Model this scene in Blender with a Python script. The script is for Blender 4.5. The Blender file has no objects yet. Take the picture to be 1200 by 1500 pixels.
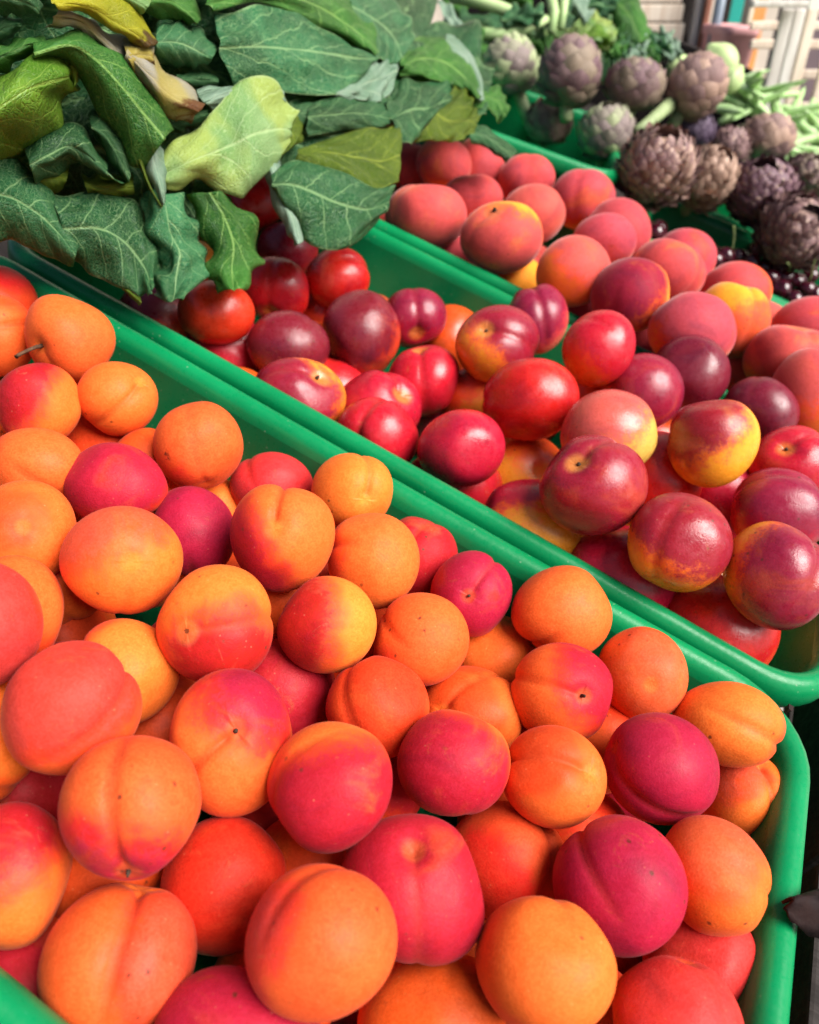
import bpy, bmesh, math, random
import numpy as np
from mathutils import Vector, Matrix

random.seed(7); RNG = np.random.default_rng(11)
S = bpy.context.scene
COL = S.collection

# ---------------------------------------------------------------- camera
W = 0.31                                   # width of one tray, metres
FPX = 1109.0                               # focal length in pixels of a 1200 x 1500 picture
TH = math.radians(17.1837)                 # the display slopes down towards the aisle (+X)
def _rod(w):
    t = np.linalg.norm(w); k = w / t
    K = np.array([[0, -k[2], k[1]], [k[2], 0, -k[0]], [-k[1], k[0], 0]])
    return np.eye(3) + math.sin(t) * K + (1 - math.cos(t)) * K @ K
TR = np.array([[math.cos(TH), 0, math.sin(TH)], [0, 1, 0], [-math.sin(TH), 0, math.cos(TH)]])   # tray frame -> world
CAM = TR @ (np.array([-0.52024674, -0.11975325, 0.90497046]) * W)
RC = _rod(np.array([2.16967015, 0.68569591, 0.04827075])) @ TR.T      # world -> camera (right, down, forward)
RIGHT, DOWN, FWD = RC
UP = -DOWN; NRM = TR @ np.array([0, 0, 1.0])
cam = bpy.data.cameras.new('camera'); camo = bpy.data.objects.new('camera', cam); COL.objects.link(camo)
cam.sensor_fit = 'VERTICAL'; cam.sensor_height = 36.0; cam.lens = 36.0 * FPX / 1500
cam.clip_start = 0.01; cam.clip_end = 200
mw = Matrix.Identity(4)
for i in range(3):
    mw[i][0] = RIGHT[i]; mw[i][1] = UP[i]; mw[i][2] = -FWD[i]; mw[i][3] = CAM[i]
camo.matrix_world = mw
cam.dof.use_dof = True; cam.dof.focus_distance = 0.36; cam.dof.aperture_fstop = cam.lens / 1000 / 0.0030
S.camera = camo
S.render.resolution_x = 819; S.render.resolution_y = 1024

# ---------------------------------------------------------------- sky, sun, exposure
SUN_EL, SUN_AZ = math.radians(46), math.radians(-3)       # azimuth counted from world +X towards +Y
world = bpy.data.worlds.new('World'); S.world = world; world.use_nodes = True
wn = world.node_tree; bgn = wn.nodes['Background']
sky = wn.nodes.new('ShaderNodeTexSky'); sky.sky_type = 'NISHITA'; sky.sun_disc = False
sky.sun_elevation = SUN_EL; sky.sun_rotation = math.radians(90) - SUN_AZ
sky.dust_density = 3.0; sky.ozone_density = 1.0; sky.air_density = 1.0
wn.links.new(sky.outputs[0], bgn.inputs[0]); bgn.inputs[1].default_value = 0.05
sun = bpy.data.lights.new('sun', 'SUN'); suno = bpy.data.objects.new('sun', sun); COL.objects.link(suno)
sun.energy = 4.6; sun.angle = math.radians(44); sun.color = (1.0, 0.96, 0.9)
sd = Vector((math.cos(SUN_EL) * math.cos(SUN_AZ), math.cos(SUN_EL) * math.sin(SUN_AZ), math.sin(SUN_EL)))
suno.rotation_euler = sd.to_track_quat('Z', 'Y').to_euler()
S.view_settings.view_transform = 'Standard'; S.view_settings.look = 'None'
S.view_settings.exposure = 0.88; S.view_settings.gamma = 1.0; S.view_settings.use_curve_mapping = False
S.cycles.max_bounces = 6; S.cycles.diffuse_bounces = 2; S.cycles.glossy_bounces = 2; S.cycles.transmission_bounces = 3; S.cycles.use_denoising = True
S.cycles.use_adaptive_sampling = True; S.cycles.adaptive_threshold = .025; S.cycles.caustics_reflective = False; S.cycles.caustics_refractive = False

# ---------------------------------------------------------------- helpers
def ray(u, v):
    return RIGHT * ((u - 600) / FPX) + DOWN * ((v - 750) / FPX) + FWD
def P(u, v, h):                            # the point at height h over the tray rims that is seen at u, v
    d = ray(u, v); t = (h - CAM @ NRM) / (d @ NRM)
    return CAM + t * d
def T(x, y, z): return TR @ np.array([x, y, z], float)
def proj(p):
    q = RC @ (np.asarray(p) - CAM); return 600 + FPX * q[0] / q[2], 750 + FPX * q[1] / q[2], q[2]
def cdir(x, y, z):                         # camera axes (right, up, towards the camera) -> world
    v = RIGHT * x + UP * y - FWD * z; return v / np.linalg.norm(v)
def tag(o, label=None, cat=None, group=None, kind=None):
    for k, v in (('label', label), ('category', cat), ('group', group), ('kind', kind)):
        if v: o[k] = v
    return o
def mesh_obj(name, verts, faces, mat=None, parent=None, smooth=True, loc=None):
    me = bpy.data.meshes.new(name)
    me.from_pydata([tuple(map(float, v)) for v in verts], [], [tuple(int(i) for i in f) for f in faces])
    if smooth: me.polygons.foreach_set('use_smooth', [True] * len(me.polygons))
    if mat: me.materials.append(mat)
    o = bpy.data.objects.new(name, me); COL.objects.link(o)
    if loc is not None: o.location = tuple(map(float, loc))
    if parent: o.parent = parent
    return o
def empty(name, loc=(0, 0, 0)):
    o = bpy.data.objects.new(name, None); COL.objects.link(o); o.location = tuple(map(float, loc)); o.empty_display_size = .02
    return o
def attr(me, name, vals):
    a = me.attributes.new(name, 'FLOAT', 'POINT'); a.data.foreach_set('value', np.asarray(vals, np.float32))
def sm(a, b, x):
    t = np.clip((x - a) / (b - a), 0, 1); return t * t * (3 - 2 * t)

# node helpers
class NT:
    def __init__(s, name):
        s.m = bpy.data.materials.new(name); s.m.use_nodes = True; s.t = s.m.node_tree
        s.b = s.t.nodes['Principled BSDF']; s.out = s.t.nodes['Material Output']
    def n(s, t, **k):
        x = s.t.nodes.new('ShaderNode' + t)
        for a, b in k.items(): setattr(x, a, b)
        return x
    def l(s, a, b): s.t.links.new(a, b)
    def val(s, sock, v):
        if hasattr(v, 'is_linked') or isinstance(v, bpy.types.NodeSocket): s.l(v, sock)
        else: sock.default_value = v
    def math(s, op, a, b=0.0, c=None, clamp=False):
        x = s.n('Math', operation=op, use_clamp=clamp); s.val(x.inputs[0], a); s.val(x.inputs[1], b)
        if c is not None: s.val(x.inputs[2], c)
        return x.outputs[0]
    def mix(s, f, a, b, bt='MIX'):
        x = s.n('Mix', data_type='RGBA', blend_type=bt); s.val(x.inputs[0], f)
        for i, v in ((6, a), (7, b)):
            s.val(x.inputs[i], (*v, 1) if isinstance(v, tuple) and len(v) == 3 else v)
        return x.outputs[2]
    def noise(s, vec, scale, detail=3, rough=.5, dist=0):
        x = s.n('TexNoise'); s.l(vec, x.inputs['Vector']); x.inputs['Scale'].default_value = scale
        x.inputs['Detail'].default_value = detail; x.inputs['Roughness'].default_value = rough; x.inputs['Distortion'].default_value = dist
        return x.outputs['Fac']
    def ramp(s, f, a, b, lo=0.0, hi=1.0):
        x = s.n('MapRange', interpolation_type='SMOOTHSTEP'); s.val(x.inputs[0], f)
        x.inputs[1].default_value = a; x.inputs[2].default_value = b; x.inputs[3].default_value = lo; x.inputs[4].default_value = hi
        return x.outputs[0]
    def attr(s, name): return s.n('Attribute', attribute_name=name).outputs['Fac']
    def coord(s, rnd=True):
        c = s.n('TexCoord').outputs['Object']
        if not rnd: return c
        r = s.n('ObjectInfo').outputs['Random']; m = s.n('VectorMath', operation='MULTIPLY_ADD')
        s.l(c, m.inputs[0]); m.inputs[1].default_value = (1, 1, 1)
        cb = s.n('CombineXYZ'); s.l(s.math('MULTIPLY', r, 7.3), cb.inputs[0]); s.l(s.math('MULTIPLY', r, 3.1), cb.inputs[1]); s.l(s.math('MULTIPLY', r, 11.7), cb.inputs[2])
        s.l(cb.outputs[0], m.inputs[2]); return m.outputs[0]
    def bump(s, h, strength, dist):
        x = s.n('Bump'); s.l(h, x.inputs['Height']); x.inputs['Strength'].default_value = strength; x.inputs['Distance'].default_value = dist
        s.l(x.outputs[0], s.b.inputs['Normal']); return x.outputs[0]

# ---------------------------------------------------------------- materials
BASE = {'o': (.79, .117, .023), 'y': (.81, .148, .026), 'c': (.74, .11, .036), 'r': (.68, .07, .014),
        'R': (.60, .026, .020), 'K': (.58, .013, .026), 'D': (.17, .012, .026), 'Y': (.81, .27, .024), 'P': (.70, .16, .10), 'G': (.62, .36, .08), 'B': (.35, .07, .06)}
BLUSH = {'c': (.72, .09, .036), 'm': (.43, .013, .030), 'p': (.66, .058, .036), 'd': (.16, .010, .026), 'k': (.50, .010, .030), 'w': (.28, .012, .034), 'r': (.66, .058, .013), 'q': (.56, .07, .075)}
FM = {}
def fruit_mat(sp, b, bl):
    k = (sp, b, bl)
    if k in FM: return FM[k]
    t = NT('%s_skin_%s' % ({'A': 'apricot', 'N': 'nectarine', 'P': 'peach'}[sp], len(FM)))
    co = t.coord(); rnd = t.n('ObjectInfo').outputs['Random']
    n1 = t.noise(co, 34 if sp == 'A' else 26, 4, .55, .6)
    n2 = t.noise(co, 240, 3, .65)
    n3 = t.noise(co, 900, 2, .6)
    bf = t.math('ADD', t.attr('blush'), t.math('MULTIPLY', t.math('SUBTRACT', n1, .5), 1.0 if sp == 'A' else 1.5))
    bf = t.math('ADD', bf, t.math('MULTIPLY', t.math('SUBTRACT', n2, .5), .30 if sp == 'A' else .75))
    bf = t.math('ADD', bf, t.math('MULTIPLY', t.math('SUBTRACT', n3, .5), .26 if sp == 'A' else .5))
    f = t.ramp(bf, -.42, .42)
    A, B = BASE[b], BLUSH[bl]
    mid = tuple(.5 * A[i] + .5 * B[i] for i in range(3)); mid = (min(.8, mid[0] * 1.22), mid[1] * .72, mid[2] * .8)
    if b in 'DKR': mid = tuple(.5 * A[i] + .5 * B[i] for i in range(3))
    Av = t.mix(t.ramp(t.noise(co, 20, 2), .35, .7), A, tuple(min(.88, A[i] * (1.02, 1.18, 1.1)[i]) for i in range(3)))
    c = t.mix(t.ramp(f, 0, .55), Av, mid); c = t.mix(t.ramp(f, .45, 1), c, B)
    nb = t.noise(co, 21, 4, .6, 1.0)
    c = t.mix(t.math('MULTIPLY', t.math('MULTIPLY', t.ramp(nb, .47, .72), f), .55), c, tuple(x * y for x, y in zip(B, (.42, .6, .95))))
    c = t.mix(t.math('MULTIPLY', t.ramp(nb, .46, .30), {'A': .35, 'N': .22, 'P': .3}[sp]), c, tuple(min(.85, .55 * A[i] + .45 * (.80, .19, .03)[i]) for i in range(3)) if b not in 'DK' else tuple(x * 1.5 for x in A))
    # golden skin round the stem, pores, small brown marks
    cav = t.attr('cav')
    gold = (.80, .36, .05) if sp != 'A' else (.84, .33, .04)
    c = t.mix(t.math('MULTIPLY', t.ramp(t.math('ADD', cav, t.math('MULTIPLY', t.math('SUBTRACT', n1, .5), .8)), .35, .8), {'A': .2, 'N': .4, 'P': .25}[sp]), c, gold)
    gv = t.attr('groove'); c = t.mix(t.math('MULTIPLY', gv, .42), c, (.52, .06, .02) if sp == 'A' else (.30, .02, .02))
    por = t.n('TexVoronoi', feature='F1'); t.l(co, por.inputs['Vector']); por.inputs['Scale'].default_value = 260
    dots = t.math('MULTIPLY', t.ramp(por.outputs['Distance'], .16, .05), t.ramp(n2, .45, .62))
    c = t.mix(t.math('MULTIPLY', dots, .12), c, (.85, .55, .25))
    v2 = t.n('TexVoronoi', feature='F1'); t.l(co, v2.inputs['Vector']); v2.inputs['Scale'].default_value = 115; v2.inputs['Randomness'].default_value = 1
    mk = t.math('MULTIPLY', t.ramp(t.math('ADD', v2.outputs['Distance'], t.math('MULTIPLY', n3, .10)), .19, .10), t.ramp(t.noise(co, 17, 1), .50, .58))
    c = t.mix(t.math('MULTIPLY', mk, .8), c, (.10, .03, .015))
    sc = t.math('MULTIPLY', t.ramp(t.noise(co, 80, 5, .75, 1.4), .61, .70), .24); c = t.mix(sc, c, (.42, .13, .035))
    bo = t.ramp(t.math('ADD', t.attr('blotch'), t.math('MULTIPLY', t.math('SUBTRACT', t.noise(co, 130, 4, .7, .5), .5), 1.5)), .52, .66); c = t.mix(t.math('MULTIPLY', bo, .9), c, (.13, .025, .01))
    c = t.mix(1.0, c, t.mix(t.ramp(t.math('ADD', t.math('MULTIPLY', n3, .6), t.math('MULTIPLY', n2, .4)), .34, .66), (.84, .72, .62), (1.0, 1.0, 1.0)), 'MULTIPLY')
    hs = t.n('HueSaturation'); t.l(c, hs.inputs['Color'])
    t.l(t.math('MULTIPLY_ADD', rnd, .016, .492), hs.inputs['Hue']); t.l(t.math('MULTIPLY_ADD', rnd, .2, .9), hs.inputs['Value']); hs.inputs['Saturation'].default_value = 1.0
    bs = t.b; t.l(hs.outputs[0], bs.inputs['Base Color'])
    lo, hi = {'A': (.42, .60), 'N': (.21, .42), 'P': (.50, .68)}[sp]
    t.l(t.math('ADD', t.ramp(n2, .3, .7, lo, hi - .06), t.ramp(t.noise(co, 48, 4, .65, .4), .35, .7, -.03, .14)), bs.inputs['Roughness'])
    bs.inputs['Specular IOR Level'].default_value = {'A': .14, 'N': .5, 'P': .10}[sp]
    bs.inputs['Subsurface Weight'].default_value = .0; bs.inputs['Subsurface Radius'].default_value = (1, .28, .12); bs.inputs['Subsurface Scale'].default_value = .005
    bs.inputs['Sheen Weight'].default_value = {'A': .04, 'N': .0, 'P': .32}[sp]; bs.inputs['Sheen Roughness'].default_value = .35
    bs.inputs['Sheen Tint'].default_value = (1, .86, .84, 1)
    t.bump(t.math('ADD', n3, t.math('MULTIPLY', n2, 1.2)), .22, .0006)
    FM[k] = t.m; return t.m

def plain(name, col, rough=.6, var=.25, scale=40, bump=0, spec=.4, stretch=None, col2=None):
    t = NT(name); co = t.coord()
    if stretch:
        mp = t.n('Mapping'); t.l(co, mp.inputs[0]); mp.inputs['Scale'].default_value = stretch; co = mp.outputs[0]
    n = t.noise(co, scale, 5, .6, .3)
    c2 = col2 or tuple(x * (1 - var) for x in col)
    t.l(t.mix(t.ramp(n, .3, .7), col, c2), t.b.inputs['Base Color'])
    t.l(t.ramp(n, .3, .7, rough * .85, min(1, rough * 1.15)), t.b.inputs['Roughness']); t.b.inputs['Specular IOR Level'].default_value = spec
    if bump: t.bump(n, .5, bump)
    return t.m

def plastic_mat():
    t = NT('green_plastic'); co = t.coord(False)
    n = t.noise(co, 9, 4, .6); fine = t.noise(co, 420, 3, .6)
    c = t.mix(t.ramp(n, .3, .7), (.001, .16, .05), (.002, .22, .072))
    # dusty scuffs and scratches
    mp = t.n('Mapping'); t.l(co, mp.inputs[0]); mp.inputs['Scale'].default_value = (14, 60, 60); mp.inputs['Rotation'].default_value = (.1, .2, .5)
    scr = t.ramp(t.noise(mp.outputs[0], 14, 5, .8), .66, .76)
    c = t.mix(t.math('MULTIPLY', scr, .5), c, (.16, .42, .30))
    sp = t.n('TexVoronoi'); t.l(co, sp.inputs['Vector']); sp.inputs['Scale'].default_value = 150
    c = t.mix(t.math('MULTIPLY', t.math('MULTIPLY', t.ramp(sp.outputs['Distance'], .12, .05), t.ramp(t.noise(co, 30, 2), .46, .56)), .4), c, (.3, .38, .28))
    t.l(c, t.b.inputs['Base Color']); t.l(t.ramp(fine, .3, .7, .26, .42), t.b.inputs['Roughness'])
    t.b.inputs['Specular IOR Level'].default_value = .30
    t.b.inputs['Subsurface Weight'].default_value = .0; t.b.inputs['Subsurface Radius'].default_value = (.1, 1, .5); t.b.inputs['Subsurface Scale'].default_value = .006
    t.bump(t.math('ADD', fine, t.math('MULTIPLY', n, 3)), .1, .0012)
    return t.m
M_TRAY = plastic_mat()

def leaf_mat(name, dark, light, vein, trans, yellow=None, brown=None, rough=.36, vs=1.0, bl=.42):
    t = NT(name); uv = t.n('UVMap', uv_map='UVMap').outputs[0]; co = t.coord()
    sx = t.n('SeparateXYZ'); t.l(uv, sx.inputs[0]); s_, w_ = sx.outputs[0], sx.outputs[1]       # along, across (0..1)
    nz = t.noise(co, 26, 3, .55); nzb = t.noise(co, 70, 3, .6)
    ac = t.math('MULTIPLY', t.math('ABSOLUTE', t.math('SUBTRACT', w_, .5)), 2.0)                # 0 at midrib, 1 at the edge
    ac = t.math('ADD', ac, t.math('MULTIPLY', t.math('SUBTRACT', nz, .5), .05))
    mid = t.ramp(ac, .055, .012)
    rn = t.n('ObjectInfo').outputs['Random']; ph = t.math('SUBTRACT', t.math('MULTIPLY', s_, t.math('MULTIPLY_ADD', rn, 2.6 * vs, 2.8 * vs)), t.math('MULTIPLY', ac, t.math('MULTIPLY_ADD', rn, -.9, 1.9)))
    ph = t.math('ADD', ph, t.math('MULTIPLY', t.math('SUBTRACT', nz, .5), 1.1))
    side = t.math('GREATER_THAN', w_, .5); ph = t.math('ADD', ph, t.math('MULTIPLY', side, .45))
    fr = t.math('ABSOLUTE', t.math('SUBTRACT', t.math('FRACT', ph), .5))
    sec = t.ramp(t.math('ADD', fr, t.math('MULTIPLY', ac, .012)), .055, .012)
    vo = t.n('TexVoronoi', feature='DISTANCE_TO_EDGE'); mp = t.n('Mapping'); t.l(uv, mp.inputs[0]); mp.inputs['Scale'].default_value = (7 * vs, 6 * vs, 1)
    ds = t.n('VectorMath', operation='MULTIPLY_ADD'); cb = t.n('CombineXYZ'); t.l(nz, cb.inputs[0]); t.l(nzb, cb.inputs[1])
    t.l(cb.outputs[0], ds.inputs[0]); ds.inputs[1].default_value = (1.6, 1.6, 0); t.l(mp.outputs[0], ds.inputs[2]); t.l(ds.outputs[0], vo.inputs['Vector'])
    ter = t.ramp(vo.outputs['Distance'], .07, .01)
    vo2 = t.n('TexVoronoi', feature='DISTANCE_TO_EDGE'); m2 = t.n('VectorMath', operation='SCALE'); t.l(ds.outputs[0], m2.inputs[0]); m2.inputs['Scale'].default_value = 3.3; t.l(m2.outputs[0], vo2.inputs['Vector'])
    qua = t.ramp(vo2.outputs['Distance'], .09, .01)
    V = t.math('MAXIMUM', mid, t.math('MULTIPLY', sec, t.ramp(nzb, .25, .6, .45, .95))); V = t.math('MAXIMUM', V, t.math('MULTIPLY', ter, .62)); V = t.math('MAXIMUM', V, t.math('MULTIPLY', qua, .26))
    bloom = t.ramp(t.noise(co, 13, 5, .6, .8), .3, .72)
    c = t.mix(bloom, dark, light)
    if yellow: c = t.mix(t.ramp(t.math('ADD', t.noise(co, 16, 3, .5, .5), t.math('MULTIPLY', ac, .12)), .44, .66), c, yellow)
    c = t.mix(t.math('MULTIPLY', V, .5), c, vein)
    if brown:
        bf = t.ramp(t.math('ADD', t.noise(co, 24, 5, .65, .6), t.math('MULTIPLY', t.ramp(s_, .55, 1.0), .22)), .62, .70); c = t.mix(bf, c, brown)
    edge = t.ramp(ac, .95, 1.0); c = t.mix(t.math('MULTIPLY', edge, .5), c, vein)
    t.l(c, t.b.inputs['Base Color']); t.l(t.ramp(nzb, .3, .7, rough * .8, rough * 1.25), t.b.inputs['Roughness'])
    t.b.inputs['Specular IOR Level'].default_value = .24
    hgt = t.math('ADD', t.math('MULTIPLY', V, -1.0), t.math('MULTIPLY', t.ramp(vo.outputs['Distance'], 0, .35), .9)); hgt = t.math('ADD', hgt, t.math('MULTIPLY', nzb, .5))
    nb = t.bump(hgt, bl, .0025)
    tr = t.n('BsdfTranslucent'); t.l(nb, tr.inputs['Normal'])
    t.l(t.mix(t.math('MULTIPLY', V, .7), trans, tuple(min(1, x * 1.7) for x in trans)), tr.inputs['Color'])
    mx = t.n('MixShader'); mx.inputs[0].default_value = .36; t.l(t.b.outputs[0], mx.inputs[1]); t.l(tr.outputs[0], mx.inputs[2]); t.l(mx.outputs[0], t.out.inputs[0])
    return t.m
LM = {
 'blue':   leaf_mat('collard_leaf_blue_green', (.005, .070, .024), (.036, .20, .080), (.44, .66, .30), (.16, .26, .015)),
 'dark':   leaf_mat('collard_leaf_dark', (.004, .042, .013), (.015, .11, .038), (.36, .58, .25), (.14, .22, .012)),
 'green':  leaf_mat('collard_leaf_green', (.010, .085, .012), (.045, .20, .030), (.36, .58, .16), (.20, .32, .015)),
 'olive':  leaf_mat('collard_leaf_backlit_olive', (.045, .095, .008), (.09, .15, .015), (.36, .42, .06), (.34, .36, .012)),  # olive tone also puts light passing through the leaf into the colour
 'pale':   leaf_mat('collard_leaf_pale', (.10, .25, .06), (.26, .42, .17), (.52, .66, .34), (.34, .46, .12), yellow=(.32, .42, .09), bl=.34),
 'silver': leaf_mat('collard_leaf_underside', (.14, .27, .17), (.33, .46, .36), (.5, .6, .42), (.2, .3, .08)),
 'yellow': leaf_mat('collard_leaf_yellow', (.22, .25, .012), (.42, .38, .015), (.58, .55, .08), (.5, .46, .02), brown=(.09, .05, .02)),
 'brown':  leaf_mat('collard_leaf_withered', (.42, .34, .05), (.46, .42, .24), (.5, .42, .2), (.4, .3, .05), yellow=(.36, .36, .33), brown=(.16, .07, .03)),
 'head':   leaf_mat('cabbage_head_leaf', (.06, .17, .012), (.18, .34, .03), (.34, .48, .10), (.3, .4, .03), vs=.7),
}

# ---------------------------------------------------------------- setting: ground, stall table
def frame_obj(o, loc):                      # put an object built in tray axes into the world
    m = Matrix.Identity(4)
    for i in range(3):
        for j in range(3): m[i][j] = TR[i][j]
    w = T(*loc)
    for i in range(3): m[i][3] = w[i]
    o.matrix_world = m; return o
def box(name, lo, hi, mat, parent=None, bev=.002, mw=None):
    bm = bmesh.new(); bmesh.ops.create_cube(bm, size=1)
    for v in bm.verts:
        v.co = Vector([lo[i] + (v.co[i] + .5) * (hi[i] - lo[i]) for i in range(3)])
    if bev: bmesh.ops.bevel(bm, geom=bm.edges[:], offset=min(bev, .3 * min(hi[i] - lo[i] for i in range(3))), segments=2, affect='EDGES', profile=.6)
    me = bpy.data.meshes.new(name); bm.to_mesh(me); bm.free(); me.materials.append(mat)
    o = bpy.data.objects.new(name, me); COL.objects.link(o)
    if parent: o.parent = parent
    if mw is not None: o.matrix_world = mw
    return o

M_CONC = plain('concrete', (.42, .36, .33), .9, .35, 9, .004)
M_DWOOD = plain('dark_wood', (.016, .009, .007), .75, .6, 6, .002, stretch=(2, 26, 26))  # near-black: deep shade beside the trays is put into the wood colour
M_WOOD = plain('pale_wood', (.82, .72, .60), .75, .3, 5, .001, stretch=(20, 20, 1.6), col2=(.66, .52, .40))  # lightened: sunshine on the background boards is put into the wood colour
M_GREYWOOD = plain('weathered_wood', (.72, .69, .65), .8, .3, 5, .001, stretch=(24, 24, 1.6), col2=(.52, .47, .43))
g = mesh_obj('ground', [(-30, -30, -.86), (30, -30, -.86), (30, 30, -.86), (-30, 30, -.86)], [(0, 1, 2, 3)], M_CONC, smooth=False); g['kind'] = 'structure'

tb = frame_obj(empty('stall_table'), (0, 0, 0)); tag(tb, 'dark sloping wooden stall table carrying the green trays', 'table')
for k in range(9):
    y0 = .03 + k * .245
    box('plank', (-1.15, y0, -.142), (.03, y0 + .24, -.122), M_DWOOD, tb)
box('backboard', (-1.15, 2.24, -.142), (.03, 2.265, .075), M_DWOOD, tb)
for x in (-1.1, -.03):
    for y in (.07, 2.18):
        L = .86 + (x * -math.sin(TH)) - .15
        o = box('leg', (x - .02, y - .02, -.145 - L), (x + .02, y + .02, -.143), M_DWOOD, tb)

# the green trays
def rrect(x0, x1, y0, y1, r, n=8):
    pts = []
    for cx, cy, a0 in ((x1 - r, y1 - r, 0), (x0 + r, y1 - r, 90), (x0 + r, y0 + r, 180), (x1 - r, y0 + r, 270)):
        for i in range(n + 1):
            a = math.radians(a0 + 90 * i / n); pts.append((cx + r * math.cos(a), cy + r * math.sin(a)))
    out = []                                # subdivide the long sides so that they can bow a little
    for i, p in enumerate(pts):
        q = pts[(i + 1) % len(pts)]; out.append(p)
        d = math.dist(p, q)
        if d > .1:
            m = 8
            for j in range(1, m): out.append((p[0] + (q[0] - p[0]) * j / m, p[1] + (q[1] - p[1]) * j / m))
    return out
def loft(name, prof, dim, mat, parent, cap=False, r0=.05):
    vs, fs = [], []; N = None
    for ins, z in prof:
        ring = rrect(ins, dim[0] - ins, ins, dim[1] - ins, max(.008, r0 - ins)); N = len(ring)
        cx, cy = dim[0] / 2, dim[1] / 2
        for (x, y) in ring:
            bow = .0022 * (1 - ((x - cx) / cx) ** 2) * (1 if y > cy else -1) * min(1, abs(y - cy) / cy)
            vs.append((x, y - bow, z))
    for k in range(len(prof) - 1):
        for i in range(N):
            j = (i + 1) % N; fs.append((k * N + i, k * N + j, (k + 1) * N + j, (k + 1) * N + i))
    if cap: fs.append(tuple(range((len(prof) - 1) * N, len(prof) * N)))
    return mesh_obj(name, vs, fs, mat, parent)
def tray(x0, x1, y0, y1, label, z=0.0, rot=0.0, deep=.112):
    e = empty('green_tray'); frame_obj(e, (x0, y0, z))
    if rot: e.matrix_world = e.matrix_world @ Matrix.Rotation(rot, 4, 'Z')
    d = (x1 - x0, y1 - y0)
    loft('rim', [(.0062, -.024), (.0042, -.0245), (.0012, -.018), (.0003, -.012), (.0008, -.006), (.0028, -.002), (.006, -.0003), (.009, -.0003), (.0125, -.002), (.0148, -.0058), (.0158, -.0105)], d, M_TRAY, e)
    loft('basin', [(.0158, -.0105), (.0172, -.03), (.0215, -.062), (.027, -deep + .012), (.031, -deep + .004), (.04, -deep)], d, M_TRAY, e, True)
    loft('outer_wall', [(.0062, -.024), (.0135, -.0255), (.0152, -.04), (.0195, -.07), (.0235, -deep + .006), (.028, -deep - .003), (.04, -deep - .006)], d, M_TRAY, e, True)
    return tag(e, label, 'tray', 'green plastic produce trays')
GAP = .0012
tray(-2.0 * W, 0, -.0095, W - GAP, 'green plastic tray full of apricots, nearest in the picture')
tray(-2.0 * W, .012, W, 2 * W - GAP, 'green plastic tray of nectarines behind the apricots')
tray(-2.0 * W, .06, 2 * W, 3 * W - GAP, 'green plastic tray heaped with fuzzy peaches', .002)
tray(-.965 * W, .6 * W, 3 * W, 3.75 * W, 'small green plastic tray of dark cherries behind the peaches')
tray(-2.75 * W, -.95 * W, 2.61 * W, 3.61 * W, 'green plastic tray of artichokes raised behind the peaches', .04, math.radians(17))
tray(-.93 * W, .75 * W, 3.78 * W, 4.75 * W, 'green plastic tray hidden under artichokes behind the cherries', .0)

# ---------------------------------------------------------------- fruit
NT_, NP_ = 44, 60
def sphere_topo(nt, npz):
    th = np.linspace(0, np.pi, nt + 1)[1:-1]; ph = np.arange(npz) / npz * 2 * np.pi
    TT, PP = np.meshgrid(th, ph, indexing='ij'); t = np.concatenate([[0], TT.ravel(), [np.pi]]); p = np.concatenate([[0], PP.ravel(), [0]])
    F = []
    for j in range(npz): F.append((0, 1 + j, 1 + (j + 1) % npz))
    for i in range(nt - 2):
        a = 1 + i * npz
        for j in range(npz):
            k = (j + 1) % npz; F.append((a + j, a + npz + j, a + npz + k, a + k))
    last = 1 + (nt - 1) * npz; a = 1 + (nt - 2) * npz
    for j in range(npz): F.append((last, a + (j + 1) % npz, a + j))
    return t, p, F
TOPO = {0: sphere_topo(NT_, NP_), 1: sphere_topo(26, 36), 2: sphere_topo(14, 18)}
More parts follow.
